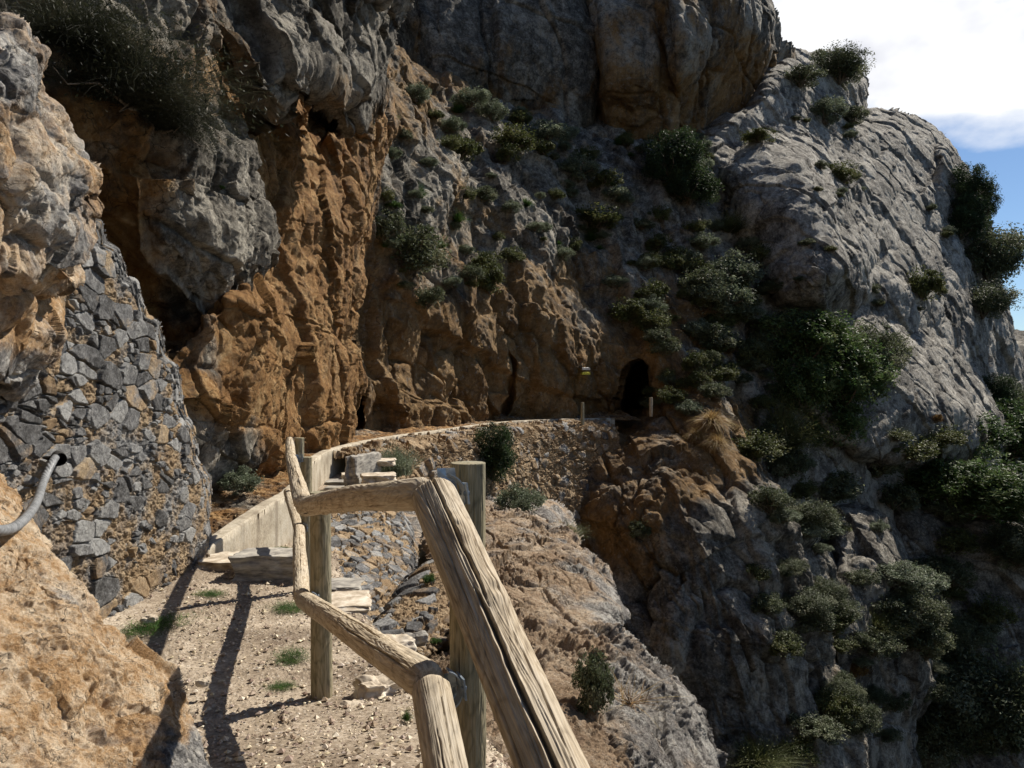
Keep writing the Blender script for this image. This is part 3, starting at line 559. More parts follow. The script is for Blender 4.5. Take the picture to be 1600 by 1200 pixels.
def build_masonry():
    def df(U,V): return F*2.72/np.clip(800-U,440,None)
    o=sheet('stone_wall',[(-300,180),(96,316),(128,322),(140,350),(150,352),(156,385),(176,395),(190,440),(205,445),(222,500),(240,508),(248,560),(268,575),(278,640),(296,668),(300,720),(318,750),(322,800),(330,850),(336,885),(300,925),(250,952),(180,990),(100,1020),(-300,1350)],
      None,M['masonry'],.2,81,edge=7,R=.5,rag=3,df=df,kind=None,lim=2.5,step=1.5,
      fn=masonry(.17,(1,.75,1.3),81,.034,lambda p: np.clip(.08+.38*sstep(1.5,.7,p[:,2]+.25*perlin(p*1.3,4)),0,.7),.018,.0,.06),warm=.25)
    tag(o,'tall mortared wall of grey blue stones with a sloping end, left of the path','stone wall')
    o=sheet('retaining_wall',[(470,806),(525,797),(560,790),(600,786),(622,798),(640,830),(650,870),(640,905),(606,950),(580,1012),(500,1012),(470,1000)],
      [(470,806,10.0),(520,802,10.2),(600,792,10.6),(645,860,9.3),(520,900,7.4),(600,900,8.0),(505,1000,5.9),(575,1000,6.1)],M['masonry'],.2,82,edge=9,R=.5,rag=3,lin=True,kind=None,step=1.2,
      fn=masonry(.19,(1.8,1.,.75),82,.042,.15,.015,.15),warm=.38)
    tag(o,'sunlit dry stone retaining wall of narrow upright stones directly behind the nearer fence post','retaining wall')
    o=sheet('stone_terrace',[(562,1010),(590,965),(625,920),(668,882),(700,872),(712,930),(706,1010),(650,1040),(580,1036)],
      [(570,1005,5.9),(630,930,7.0),(690,885,7.7),(700,1000,5.9),(600,1030,5.35),(650,960,6.4)],M['masonry'],.2,83,edge=9,R=.4,rag=4,lin=True,kind=None,step=1.4,
      fn=masonry(.2,(1.0,.9,1.9),83,.045,.3,.02,.15),warm=.4)
    tag(o,'low terrace of flat grey stones below the upright stone retaining wall','stone terrace')
build_masonry()
sheet('slope',[(440,1080),(500,1050),(580,1052),(660,1046),(712,1015),(722,930),(712,872),(680,845),(690,805),(715,800),(762,803),(830,812),(880,838),(918,870),(945,905),(968,950),(962,985),(1000,1030),(1060,1085),(1085,1120),(1112,1200),(1130,1300),(1130,1700),(420,1700)],
  [(650,835,10.2),(700,812,11.4),(760,810,11.5),(830,820,11),(900,862,9.6),(965,955,7.6),(1000,1035,6.5),(1110,1195,5.0),(700,1000,5.2),(700,1200,3.35),(900,1200,3.9),(1000,1120,5.0),(850,1000,6.0),(800,900,8.0),(560,1030,5.4),(520,1100,4.3),(520,1200,3.35),(600,1100,4.1),(420,1600,1.9),(1100,1600,2.6),(700,1600,1.8)],
  M['slope'],.42,91,edge=24,R=.6,rag=9,lin=True,step=1.25,fn=lambda p,S: (lambda r,m_: (r[0]+m_*1.6*gravel_relief(p,31,2.4)+.5*gravel_relief(p,37,1.0),r[1],None))(rock(p,.42,91,(1,1,.8),(.2,.45),1.15,4,.03,.08,.15,S),sstep(-.05,.2,perlin(p/.7,97))),
  warm=[(700,1000,.85),(800,950,.9),(850,1100,.95),(900,870,.55),(960,960,.3),(1000,1080,.2),(1080,1180,.1),(900,960,.7),(600,1150,.8),(760,830,.6),(860,1180,.9)])
sheet('slope',[(590,800),(650,792),(700,790),(800,785),(860,800),(885,850),(870,880),(640,870)],[(600,790,12.5),(700,790,14),(860,790,17),(880,860,15),(650,850,11)],M['slope'],.9,92,edge=30,R=2,rag=8,amp=1.,octs=4,lin=True,warm=.4)
# --- swept strips along the channel
CH=np.array([(-2.80,7.15,.12),(-2.72,7.7,.22),(-2.62,8.4,.33),(-2.60,9.3,.37),(-2.9,11,.36),(-3.3,13,.35),(-3.5,15,.35),(-3.3,17.3,.35),(-2.8,19.5,.35),(-2.0,22,.34),(-1.1,25,.33),(0,27.6,.32),(1.6,29.6,.3),(3.4,30.8,.28),(5.4,31.6,.27)])
def cr_path(Pn,n):
    Pn=np.vstack([2*Pn[0]-Pn[1],Pn,2*Pn[-1]-Pn[-2]]); m=len(Pn)-3; t=np.linspace(0,m-1e-6,n); i=t.astype(int); f=(t-i)[:,None]
    a,b,c,d=Pn[i],Pn[i+1],Pn[i+2],Pn[i+3]
    return .5*((2*b)+(-a+c)*f+(2*a-5*b+4*c-d)*f**2+(-a+3*b-3*c+d)*f**3)
def sweep(name,t0,t1,n,prof,mat,disp,attrs=None,kind=None,m=6):
    """profile points are (offset to the gorge side, height above the channel top)"""
    C=cr_path(CH,4000); a,b=int(t0*3999),int(t1*3999)
    C=C[np.linspace(a,b,n).astype(int)]; C=np.stack([np.convolve(np.pad(C[:,k],4,'edge'),np.ones(9)/9,'valid') for k in range(3)],1)
    T=np.gradient(C,axis=0); T[:,2]=0; T/=np.linalg.norm(T,axis=1,keepdims=True); R_=np.stack([T[:,1],-T[:,0],0*T[:,0]],1)
    pr=np.array(prof,float); k=np.linspace(0,len(pr)-1,(len(pr)-1)*m+1); po=np.interp(k,np.arange(len(pr)),pr[:,0]); pz=np.interp(k,np.arange(len(pr)),pr[:,1])
    G=C[:,None,:]+R_[:,None,:]*po[None,:,None]; G=G+np.stack([0*po,0*po,pz],1)[None]
    nn=grid_normals(G); p=G.reshape(-1,3).astype(f32)
    S=np.maximum(np.linalg.norm(np.gradient(G,axis=0),axis=-1),np.linalg.norm(np.gradient(G,axis=1),axis=-1)).ravel().astype(f32)
    d,cell,wx=pmap(disp,p,S); G=G-(nn.reshape(-1,3)*d[:,None]).reshape(G.shape)
    keep=np.ones(G.shape[:2],bool); wm=np.full(G.shape[:2],(attrs or 0.)); 
    if wx is not None: wm=wm+wx.reshape(wm.shape)
    o=mesh_from_grid(name,G,keep,mat,{'rk':np.stack([wm,cell.reshape(wm.shape),0*wm],-1)},flip=True); db_add(G,keep)
    if kind: o['kind']=kind
    return o
cdisp=lambda p,S:(.010*fbm(p/.4,4,3)+.003*fbm(p/.04,2,8),np.zeros(len(p),f32)+.5,None)
o=sweep('water_channel',0,.95,2600,[(.075,-1.0),(.075,-.012),(.062,0.),(-.062,0.),(-.075,-.012),(-.075,-.5)],M['concrete'],cdisp,m=14)
tag(o,'long curving concrete channel wall at the foot of the orange cliff','channel')
rubble=lambda k:(lambda p,S:(gravel_relief(p,15,k)*1.0+.10*fbm(p/.8,4,6)+blocks(p,.25*k,7,(1,1,1))[0]*.35,rnd(voro(p/.08,4)[2],2),None))
sweep('ledge',0,.995,1500,[(-.06,-.06),(-.5,-.03),(-1.4,.10),(-2.6,.45),(-4.2,1.2)],M['orange'],rubble(1.6),.62,'structure',m=75)
tr=lambda p,S:(gravel_relief(p,19,3)*1.0+.12*fbm(p/.9,4,6)+.5*blocks(p,.5,9,(1,1,1))[0],rnd(voro(p/.2,4)[2],2),None)
o=sweep('retaining_wall',.435,.93,1500,[(.07,-.16),(.5,-.20),(.95,-.30),(1.12,-.55),(1.3,-1.2),(1.5,-2.2),(1.8,-3.6),(2.6,-6)],M['masonry'],masonry(.34,(1,1,1.3),84,.14,.4,.09,.45),.4,m=40)
tag(o,'far dry stone retaining wall curving under the concrete channel towards the tunnel','retaining wall')
# ------------------------------------------------------------------ loose stones, slabs, markers
def rough_block(name,size,loc,rz,mat,seed,label,cat='stone slab',rx=0,ry=0,group=None,n=34,am=1.):
    fs=[]; V=[]; Q=[]
    for ax in range(3):
        for sg in (-1,1):
            g=np.linspace(-.5,.5,n); A,B=np.meshgrid(g,g); c=np.full(A.shape,.5*sg)
            q=[None]*3; q[ax]=c; q[(ax+1)%3]=A*sg; q[(ax+2)%3]=B
            base=len(V)*n*n; V.append(np.stack(q,-1).reshape(-1,3)); I=np.arange(n*n).reshape(n,n)+base
            Q.append(np.stack([I[:-1,:-1].ravel(),I[:-1,1:].ravel(),I[1:,1:].ravel(),I[1:,:-1].ravel()],1))
    V=np.concatenate(V); Q=np.concatenate(Q)
    if name=='rock': V=V*(.42+.58*(.62/(np.linalg.norm(V,axis=1,keepdims=True)+1e-9)))*.95
    r=np.linalg.norm(np.maximum(np.abs(V)-.40,0),axis=1); V=V*(1-.28*np.clip(r,0,.2)[:,None]*2)
    o_=.13 if name!='rock' else .16; lf=(V*2.1+seed*5.3).astype(f32); V=V+o_*np.stack([fbm(lf+9*k,3,seed+k,.55) for k in range(3)],1)*np.array([1,1,.45 if name!='rock' else 1])
    S_=np.array(size); W_=V*S_; s0=min(size)
    q=(W_+seed*3.1).astype(f32); b=blocks(q,s0*1.1,seed,(1,1,1),(.2,.3),.03,.3,.3,.7)[0]+.06*s0*fbm(q/(s0*.4),4,seed)
    W_=W_+W_/(np.linalg.norm(W_,axis=1,keepdims=True)+1e-9)*(b*.8*am)[:,None]
    o=np_mesh(name,W_,Q,mat,{'rk':np.stack([np.full(len(W_),.35),np.full(len(W_),.6),np.zeros(len(W_))],1)})
    o.location=loc; o.rotation_euler=(rx,ry,rz); return tag(o,label,cat,group)
def W(u,v,d): return ((u-800)/F*d,d,EYE+(600-v)/F*d)
rough_block('stone_slab',(.62,.42,.26),W(428,884,6.75),.12,M['slate'],3,'big squared grey stone slab forming a step across the path','stone slab',am=.35)
rough_block('stone_slab',(.40,.45,.12),W(358,880,7.0),-.1,M['stone_pale'],4,'pale flat stone slab at the foot of the left stone wall corner','stone slab',am=.35)
rough_block('stone_slab',(.72,.5,.07),W(545,762,13.2),.1,M['slate'],5,'lowest dark slate slab of the stack of steps beside the channel','stone slab',am=.4)
rough_block('stone_slab',(.66,.5,.06),W(540,753,13.5),-.05,M['slate'],6,'middle slate slab of the stack of steps beside the channel','stone slab',am=.4)
rough_block('stone_slab',(.6,.4,.06),W(560,742,13.9),.2,M['stone_pale'],7,'topmost pale slab of the stack of steps beside the channel','stone slab',am=.4)
rough_block('stone_block',(.22,1.0,.62),W(568,738,12.9),-.25,M['slate'],8,'upright squared stone block closing the end of the far retaining wall','stone block',am=.3)
rough_block('stone_slab',(.55,.6,.16),W(592,748,12.3),.2,M['stone_pale'],9,'flat pale slab on the rubble beside the upright end block','stone slab',am=.5)
rough_block('stone_slab',(.5,.55,.10),W(594,722,13.4),.1,M['stone_pale'],10,'pale capping slab over the end of the far retaining wall','stone slab',am=.5)
rough_block('stone_slab',(.42,.5,.06),W(533,942,6.0),.2,M['stone_pale'],11,'square pinkish flat stone just right of the second fence post','stone slab',am=.4)
rough_block('stone_slab',(.36,.36,.05),W(530,915,6.5),.1,M['slate'],12,'bluish flat stone above the square pinkish stone by the fence post','stone slab',am=.4)
rough_block('rock',(.24,.2,.17),W(590,1080,4.15),.5,M['stone_pale'],13,'large pale angular rock on the path edge between the two near fence posts','rock',n=30,am=1.1)
rough_block('rock',(.13,.12,.08),W(552,1112,3.95),.9,M['stone_pale'],14,'small whitish rock left of the large pale angular rock','rock',am=1.2)
rough_block('rock',(.3,.2,.16),W(610,1015,5.3),.3,M['stone_pale'],15,'rounded tan rock at the foot of the stone terrace','rock',n=30,am=1.2)
rough_block('rock',(.16,.12,.10),W(648,1000,5.5),.3,M['slate'],16,'small grey rock beside the rounded tan rock below the terrace','rock',am=1.2)
rough_block('rock',(.10,.07,.05),W(233,968,5.2),.3,M['stone_pale'],17,'small white stone on the grass at the foot of the mortared wall','rock',am=1.2)
rough_block('rock',(.07,.05,.04),W(318,1066,4.1),.3,M['stone_pale'],18,'lone reddish stone lying between the two long fence shadows','rock',am=1.2)
def gravel_chips():
    rg=np.random.default_rng(3); n=9000; y=2.0+rg.random(n)**1.6*7.0; xe=np.interp(y,EY,EX); x=xe-rg.random(n)**1.4*(2.6)+.25
    z=ZG(x,y)-np.clip(x-xe,0,None)**1.5*3.2
    s_=.006+.016*rg.random(n)**4
    base=np.array([(1,0,0),(-1,0,0),(0,1,0),(0,-1,0),(0,0,1),(0,0,-1)],float); tri=np.array([(0,2,4),(2,1,4),(1,3,4),(3,0,4),(2,0,5),(1,2,5),(3,1,5),(0,3,5)])
    V=base[None]*(.6+.7*rg.random((n,6,1)))*np.array([1,1,.6]); a=rg.random(n)*6.28; c,s2=np.cos(a)[:,None],np.sin(a)[:,None]
    Vx=V[...,0]*c-V[...,1]*s2; Vy=V[...,0]*s2+V[...,1]*c
    VV=np.stack([Vx*s_[:,None]+x[:,None],Vy*s_[:,None]+y[:,None],V[...,2]*s_[:,None]+z[:,None]+.012],-1).reshape(-1,3)
    T_=(tri[None]+(np.arange(n)*6)[:,None,None]).reshape(-1,3)
    o=np_mesh('loose_gravel',VV,T_,M['chips'],None,False); tag(o,'loose angular stone chips scattered over the path','gravel',None,'stuff')
gravel_chips()
def tube(pts,rad,nth=8,cap=True):
    pts=np.array(pts,float); rad=np.broadcast_to(np.array(rad,float),(len(pts),)); T=np.gradient(pts,axis=0); T/=np.linalg.norm(T,axis=1,keepdims=True)
    up=np.array([0,0,1.]) if abs(T[0][2])<.9 else np.array([1.,0,0]); A=np.cross(T,up); A/=np.linalg.norm(A,axis=1,keepdims=True); B=np.cross(T,A)
    th=np.linspace(0,2*math.pi,nth,endpoint=False)
    V=pts[:,None]+rad[:,None,None]*(A[:,None]*np.cos(th)[None,:,None]+B[:,None]*np.sin(th)[None,:,None])
    n=len(pts); I=np.arange(n*nth).reshape(n,nth); J=np.roll(I,-1,1)
    Q=np.stack([I[:-1].ravel(),J[:-1].ravel(),J[1:].ravel(),I[1:].ravel()],1)
    V=V.reshape(-1,3)
    if cap:
        m=len(V); V=np.vstack([V,pts[0],pts[-1]]); a=np.stack([np.full(nth,m),J[0],I[0],np.full(nth,m)],1); b=np.stack([np.full(nth,m+1),I[-1],J[-1],np.full(nth,m+1)],1)
        a=a[:,:3]; b=b[:,:3]
        return V,Q,np.vstack([a,b])
    return V,Q,None
def tube_obj(name,pts,rad,mat,parent=None,nth=8):
    V,Q,Tq=tube(pts,rad,nth); me=bpy.data.meshes.new(name); me.from_pydata(V.tolist(),[],Q.tolist()+Tq.tolist()); me.materials.append(mat)
    me.polygons.foreach_set('use_smooth',[True]*len(me.polygons)); o=bpy.data.objects.new(name,me); COL.objects.link(o)
    if parent: o.parent=parent
    return o
# ------------------------------------------------------------------ fence
def log(name,p0,p1,r0,r1,seed,mat,parent,cracks=(),ns=420,nth=120,flat=False,knots=(),wob=.006,bow=0):
    """a turned log with fibre relief, drying cracks (angle, start, end, width rad, depth) and knots"""
    p0=np.array(p0,float); p1=np.array(p1,float); Ln=np.linalg.norm(p1-p0); T=(p1-p0)/Ln
    up=np.array([0,0,1.]) if abs(T[2])<.9 else np.array([0,-1.,0]); A=np.cross(T,up); A/=np.linalg.norm(A); B=np.cross(A,T)
    s_=np.linspace(0,1,ns); th=np.linspace(-math.pi,math.pi,nth,endpoint=False); S_,TH=np.meshgrid(s_,th,indexing='ij')
    r=r0+(r1-r0)*S_
    q=np.stack([S_*Ln*1.2,np.cos(TH)*.9,np.sin(TH)*.9],-1).reshape(-1,3)+seed*7.7
    r=r+wob*fbm(q,3,seed).reshape(r.shape)+.0009*fbm(q*np.array([1.2,16,16]),3,seed+3).reshape(r.shape)
    q2=np.stack([S_*Ln*1.5,np.cos(TH)*2,np.sin(TH)*2],-1).reshape(-1,3)+seed; ringf=perlin(q2,seed+8).reshape(r.shape)
    r=r+.0010*np.cos(ringf*70)
    for (a0,sa,sb,wd,dp) in cracks:
        wa=a0+.16*perlin(np.stack([s_*Ln*4+a0*9,0*s_,0*s_],1),seed+20)*1.2+.03*perlin(np.stack([s_*Ln*25+a0*9,0*s_,0*s_],1),seed+21)
        env=np.clip(np.minimum(s_-sa,sb-s_)/.1,0,1)**.6; env=np.where((s_>sa)&(s_<sb),env,0)
        dth=np.angle(np.exp(1j*(TH-wa[:,None]))); ww=wd*(env[:,None]+1e-3)
        r=r-dp*env[:,None]*np.exp(-(dth/ww)**2)+dp*.12*env[:,None]*np.exp(-((np.abs(dth)-ww*1.8)/ww)**2)
    for (a0,s0,sz) in knots:
        dd=np.sqrt((np.angle(np.exp(1j*(TH-a0)))*r0)**2+((S_-s0)*Ln*.7)**2); r=r+sz*.35*np.exp(-(dd/sz)**2)-sz*.25*np.exp(-(dd/(sz*.35))**2)
    cen=p0+T*(S_*Ln)[...,None]+B*(bow*np.sin(S_*math.pi))[...,None]
    if not flat:   # round over the ends slightly
        e=np.minimum(S_,1-S_)*Ln; r=r*np.sqrt(np.clip(1-(1-np.clip(e/.02,0,1))**2*.35,0,1))
    G=cen+r[...,None]*(A*np.cos(TH)[...,None]+B*np.sin(TH)[...,None])
    V=G.reshape(-1,3); I=np.arange(ns*nth).reshape(ns,nth); J=np.roll(I,-1,1)
    Q=np.stack([I[:-1].ravel(),I[1:].ravel(),J[1:].ravel(),J[:-1].ravel()],1)
    lg=np.stack([S_*Ln+seed*1.7,np.cos(TH)*r0,np.sin(TH)*r0],-1).reshape(-1,3)
    # end discs: concentric rings
    ext=[V]; el=[lg]; qs=[Q]; cnt=len(V)
    for end,row,sg in ((0,I[0],1),(ns-1,I[-1],-1)):
        prev=row
        for f in (.93,.7,.4,.05):
            c=cen[end,0]; ring=c+(G[end]-c)*f+T*(-sg)*(.004 if f<.9 else .002)*(1 if not flat else .3); ext.append(ring)
            el.append(np.stack([np.full(nth,seed*1.7+end)+f*.05,np.cos(th)*r0*f,np.sin(th)*r0*f],1)); cur=np.arange(cnt,cnt+nth); cnt+=nth
            a,b=prev,np.roll(prev,-1); c2,d2=np.roll(cur,-1),cur
            qs.append(np.stack([a,b,c2,d2] if sg>0 else [a,d2,c2,b],1)); prev=cur
        ce=len(ext)
    V=np.vstack(ext); lg=np.vstack(el); Q=np.vstack(qs)
    return np_mesh(name,V,Q,mat,{'lg':lg},True,parent)
def bracket(c,ax,toward,r,parent,h=.05):
    """bent galvanised strap round the rail end with a tongue screwed to the post"""
    c=Vector(c); ax=Vector(ax).normalized(); to=(Vector(toward)-Vector(toward).dot(ax)*ax).normalized(); b=ax.cross(to)
    V=[];Fc=[]; n=14; a0,a1=-1.15,1.15
    for t_ in (0,.0035):
        for k in range(n+1):
            a=a0+(a1-a0)*k/n
            for e in (-h/2,h/2): V.append(c+ax*e+(to*math.cos(a)+b*math.sin(a))*(r+t_))
    m=(n+1)*2
    for k in range(n):
        i=k*2; Fc+= [(i,i+1,i+3,i+2),(m+i,m+i+2,m+i+3,m+i+1)]
        Fc+= [(i,i+2,m+i+2,m+i),(i+1,m+i+1,m+i+3,i+3)]
    Fc+= [(0,m,m+1,1),(2*n,2*n+1,m+2*n+1,m+2*n)]
    # flat tongue
    o0=len(V); q=[(-h*.9,-.028),(h*.9,-.028),(h*.9,.028),(-h*.9,.028)]
    for t_ in (r+.001,r+.006):
        for (e,s2) in q: V.append(c+ax*e+to*t_+b*s2)
    for f in ((0,3,2,1),(4,5,6,7),(0,1,5,4),(1,2,6,5),(2,3,7,6),(3,0,4,7)): Fc.append(tuple(o0+i for i in f))
    me=bpy.data.meshes.new('bracket'); me.from_pydata([tuple(v) for v in V],[],Fc); me.materials.append(M['steel']); o=bpy.data.objects.new('bracket',me); COL.objects.link(o); o.parent=parent
    for e in (-h*.55,h*.55):
        me2=bpy.data.meshes.new('screw'); vv=[];ff=[]
        for t_ in (r-.004,r+.011):
            for k in range(8): a=k*math.pi/4; vv.append(tuple(c+ax*(e+.006*math.cos(a))+to*t_+b*.006*math.sin(a)))
        ff=[(k,(k+1)%8,8+(k+1)%8,8+k) for k in range(8)]+[tuple(range(8,16))]
        me2.from_pydata(vv,[],ff); me2.materials.append(M['steel']); s2=bpy.data.objects.new('screw',me2); COL.objects.link(s2); s2.parent=o
def joint_plate(u,v,d,w_,h_,parent,rz=.3,tilt=.25):
    c=Vector(W(u,v,d)); ex=Vector((math.cos(rz),math.sin(rz),0)); ez=Vector((math.sin(tilt)*.6,0,-math.cos(tilt))); nn=ex.cross(ez).normalized(); nn=nn if nn.y<0 else -nn
    V=[tuple(c+ex*a*w_/2+ez*b*h_/2+nn*(t+.004*math.sin(3*a+2*b))) for t in (0,.003) for b in (-1,-.3,.4,1) for a in (-1,0,1)]
    Fc=[]
    for o_ in (0,12):
        for j in range(3):
            for i in range(2): q=(o_+j*3+i,o_+j*3+i+1,o_+j*3+i+4,o_+j*3+i+3); Fc.append(q if o_ else q[::-1])
    for j in range(3): Fc+= [(j*3,j*3+3,15+j*3,12+j*3),(j*3+2,14+j*3,17+j*3,j*3+5)]
    for i in range(2): Fc+= [(i,12+i,13+i,i+1),(9+i,10+i,22+i,21+i)]
    me=bpy.data.meshes.new('joint_plate'); me.from_pydata(V,[],Fc); me.materials.append(M['steel']); o=bpy.data.objects.new('joint_plate',me); COL.objects.link(o); o.parent=parent
def build_fence():
    f=empty('wooden_fence',(0,0,0)); tag(f,'weathered round log fence with two rails along the open side of the path','fence')
    def post(u,vt,d,r,zb,seed,lean=(0,0),**k):
        t=np.array(W(u,vt,d)); b=np.array([t[0]+lean[0],t[1]+lean[1],zb-.25]); log('post',b,t,r*1.03,r,seed,M['post'],f,flat=True,**k); return t
    p1=post(731,723,2.26,.050,.2,1,(0.0,0),cracks=[(-1.3,.1,.9,.05,.012),(-2.0,.4,1,.04,.008)],knots=[(-1.2,.72,.02)],ns=500,nth=160)
    p2=post(500,769,4.15,.052,-.1,2,(.01,0),cracks=[(-1.6,.05,.95,.05,.014),(-.9,.3,.8,.04,.008),(-2.1,.2,.6,.04,.008)],knots=[(-1.2,.35,.012),(-1.9,.62,.012)])
    p3=post(479,714,6.35,.042,-.05,3,cracks=[(-1.6,.3,.95,.06,.01)],ns=200,nth=60)
    p4=post(468,684,7.9,.044,-.1,4,cracks=[(-1.4,.3,.95,.06,.01)],ns=200,nth=60)
    # rails are fixed to the path side of the posts
    R=lambda a,b,r0,r1,s_,**k: log('rail',W(*a),W(*b),r0,r1,s_,M['rail'],f,**k)
    R((676,772,2.10),(960,1420,1.20),.060,.060,11,ns=900,nth=260,wob=.007,cracks=[(1.35,-.1,.46,.05,.018),(1.15,.38,1.1,.065,.030),(.75,.0,.5,.03,.007),(.2,.45,1.1,.045,.012),(1.95,.05,.5,.03,.006),(1.75,.5,1.1,.03,.006),(.85,.7,1.1,.025,.005)],knots=[(1.45,.20,.03),(1.8,.41,.034),(1.2,.66,.02)])
    R((662,772,2.08),(476,792,4.05),.044,.048,12,ns=520,nth=140,cracks=[(-1.9,.3,.9,.05,.012),(-2.5,.1,.5,.04,.01),(-1.4,.5,1.,.04,.009)],knots=[(-1.8,.7,.02)],bow=.012)
    R((672,1072,2.12),(733,1400,1.62),.051,.052,13,ns=420,nth=160,cracks=[(2.2,.1,1.,.04,.012),(1.3,.3,1.1,.04,.01),(1.8,.0,.6,.03,.007)])
    R((668,1066,2.16),(476,938,4.02),.050,.045,14,ns=620,nth=160,wob=.009,cracks=[(1.7,.2,.8,.05,.012),(2.5,.0,.5,.05,.012),(.9,.4,.95,.04,.008)],knots=[(1.9,.5,.02),(1.2,.25,.018)])
    R((473,786,4.12),(455,716,6.3),.048,.040,15,ns=300,nth=90,cracks=[(1.6,.1,.7,.06,.012),(2.2,.4,.95,.05,.01)],wob=.01)
    R((455,716,6.32),(452,689,8.0),.042,.040,16,ns=200,nth=70,cracks=[(1.5,.1,.9,.06,.01)],wob=.009)
    R((471,932,4.12),(467,826,6.3),.042,.044,17,ns=300,nth=90,cracks=[(1.6,.1,.8,.05,.01)],wob=.009)
    R((466,824,6.34),(449,768,8.0),.040,.038,18,ns=200,nth=70,cracks=[(1.6,.1,.8,.05,.01)],wob=.009)
    for (u,v,d,r) in ((690,775,2.13,.060),(690,1078,2.16,.053),(484,790,4.06,.05),(482,940,4.06,.05),(463,716,6.3,.044),(470,826,6.3,.046),(457,690,7.9,.044)):
        c=Vector(W(u,v,d)); bracket(c,(-.3,1,-.1),(1,.25,.1),r*.98,f,.05 if d<3 else .045)
    for q in ((699,752,2.19,.050,.075),(702,1074,2.20,.042,.078),(489,787,4.08,.06,.05),(487,938,4.08,.05,.05),(467,716,6.3,.06,.06),(455,690,7.85,.06,.06)): joint_plate(*q,f)
build_fence()
# ------------------------------------------------------------------ cable, trail mark, stakes
def build_cable():
    r=empty('steel_cable',W(86,716,4.62)); tag(r,'thick grey twisted cable hanging from a dark hole in the mortared wall','cable')
    pts=cr_path(np.array([W(88,713,4.75),W(82,722,4.55),W(68,752,4.35),W(56,786,3.9),W(34,815,3.45),W(2,829,3.1),W(-60,815,2.8)]),900)-np.array(r.location)
    # round-strand lay: helical grooves
    T=np.gradient(pts,axis=0); T/=np.linalg.norm(T,axis=1,keepdims=True); A=np.cross(T,[0,0,1.]); A/=np.linalg.norm(A,axis=1,keepdims=True); B=np.cross(T,A)
    L_=np.concatenate([[0],np.cumsum(np.linalg.norm(np.diff(pts,axis=0),axis=1))]); nth=48; th=np.linspace(0,2*math.pi,nth,endpoint=False)
    rr=.0195*(1+.13*np.abs(np.sin(3*th[None]+L_[:,None]*95)))
    V=(pts[:,None]+rr[...,None]*(A[:,None]*np.cos(th)[None,:,None]+B[:,None]*np.sin(th)[None,:,None])).reshape(-1,3)
    I=np.arange(len(pts)*nth).reshape(-1,nth); J=np.roll(I,-1,1); Q=np.stack([I[:-1].ravel(),J[:-1].ravel(),J[1:].ravel(),I[1:].ravel()],1)
    np_mesh('strand',V,Q,M['rope'],None,True,r)
    a=Vector(W(89,716,4.72))-Vector(r.location); d=Vector((.75,-.6,-.1)).normalized()
    tube_obj('dark_hole',[a-d*.16,a-d*.02,a+d*.02,a+d*.045,a+d*.045],[.040,.044,.045,.038,.022],M['hole'],r,24)  # black tube painting in the dark of the hole around the cable
build_cable()
def build_marks():
    def front(u,v):
        iu=int((u+600)/5); iv=int((v+500)/5); d=float(DB[iv-1:iv+2,iu-2:iu+3].min())-.02; return Vector(W(u,v,d))
    c=front(916,580); r=empty('trail_mark',c); tag(r,'white and yellow painted trail stripes on the shaded rock wall left of the tunnel','trail mark')
    ex=Vector((1,.1,0)).normalized(); ez=Vector((0,.05,-1)).normalized(); nn=ex.cross(ez).normalized(); nn=nn if nn.y<0 else -nn
    for nm,dz,mt in (('white_stripe',-.09,M['paint_white']),('yellow_stripe',.09,M['paint_yellow'])):
        V=[];Fc=[]; n=8
        for t_ in (-.35,.0):
            for j in range(3):
                for i in range(n+1):
                    x=(i/n-.5)*.31; z=dz+(j/2-.5)*(.085+.008*math.sin(i*2.1)); V.append(tuple(ex*x+ez*z+nn*t_))
        m=3*(n+1)
        for j in range(2):
            for i in range(n):
                a=j*(n+1)+i; Fc+= [(a,a+1,a+n+2,a+n+1),(m+a,m+a+n+1,m+a+n+2,m+a+1)]
        for i in range(n): Fc+= [(i,m+i,m+i+1,i+1),(2*(n+1)+i,2*(n+1)+i+1,m+2*(n+1)+i+1,m+2*(n+1)+i)]
        for j in range(2): Fc+= [(j*(n+1),(j+1)*(n+1),m+(j+1)*(n+1),m+j*(n+1)),(j*(n+1)+n,m+j*(n+1)+n,m+(j+1)*(n+1)+n,(j+1)*(n+1)+n)]
        me=bpy.data.meshes.new(nm); me.from_pydata(V,[],Fc); me.materials.append(mt); o=bpy.data.objects.new(nm,me); COL.objects.link(o); o.parent=r
    def stake(u,vb,vt,d,r_,mat,label):
        b=np.array(W(u,vb+6,d)); t=np.array(W(u,vt,d)); o=log('wooden_stake',b,t,r_,r_*.95,33+int(u),mat,None,ns=60,nth=24,flat=True); tag(o,label,'stake')
    stake(910,658,629,29.3,.062,M['post'],'short wooden stake on the trail edge below the painted stripes')
    stake(1017,645,621,30.6,.07,M['rail'],'reddish wooden stake at the right side of the tunnel mouth')
build_marks()
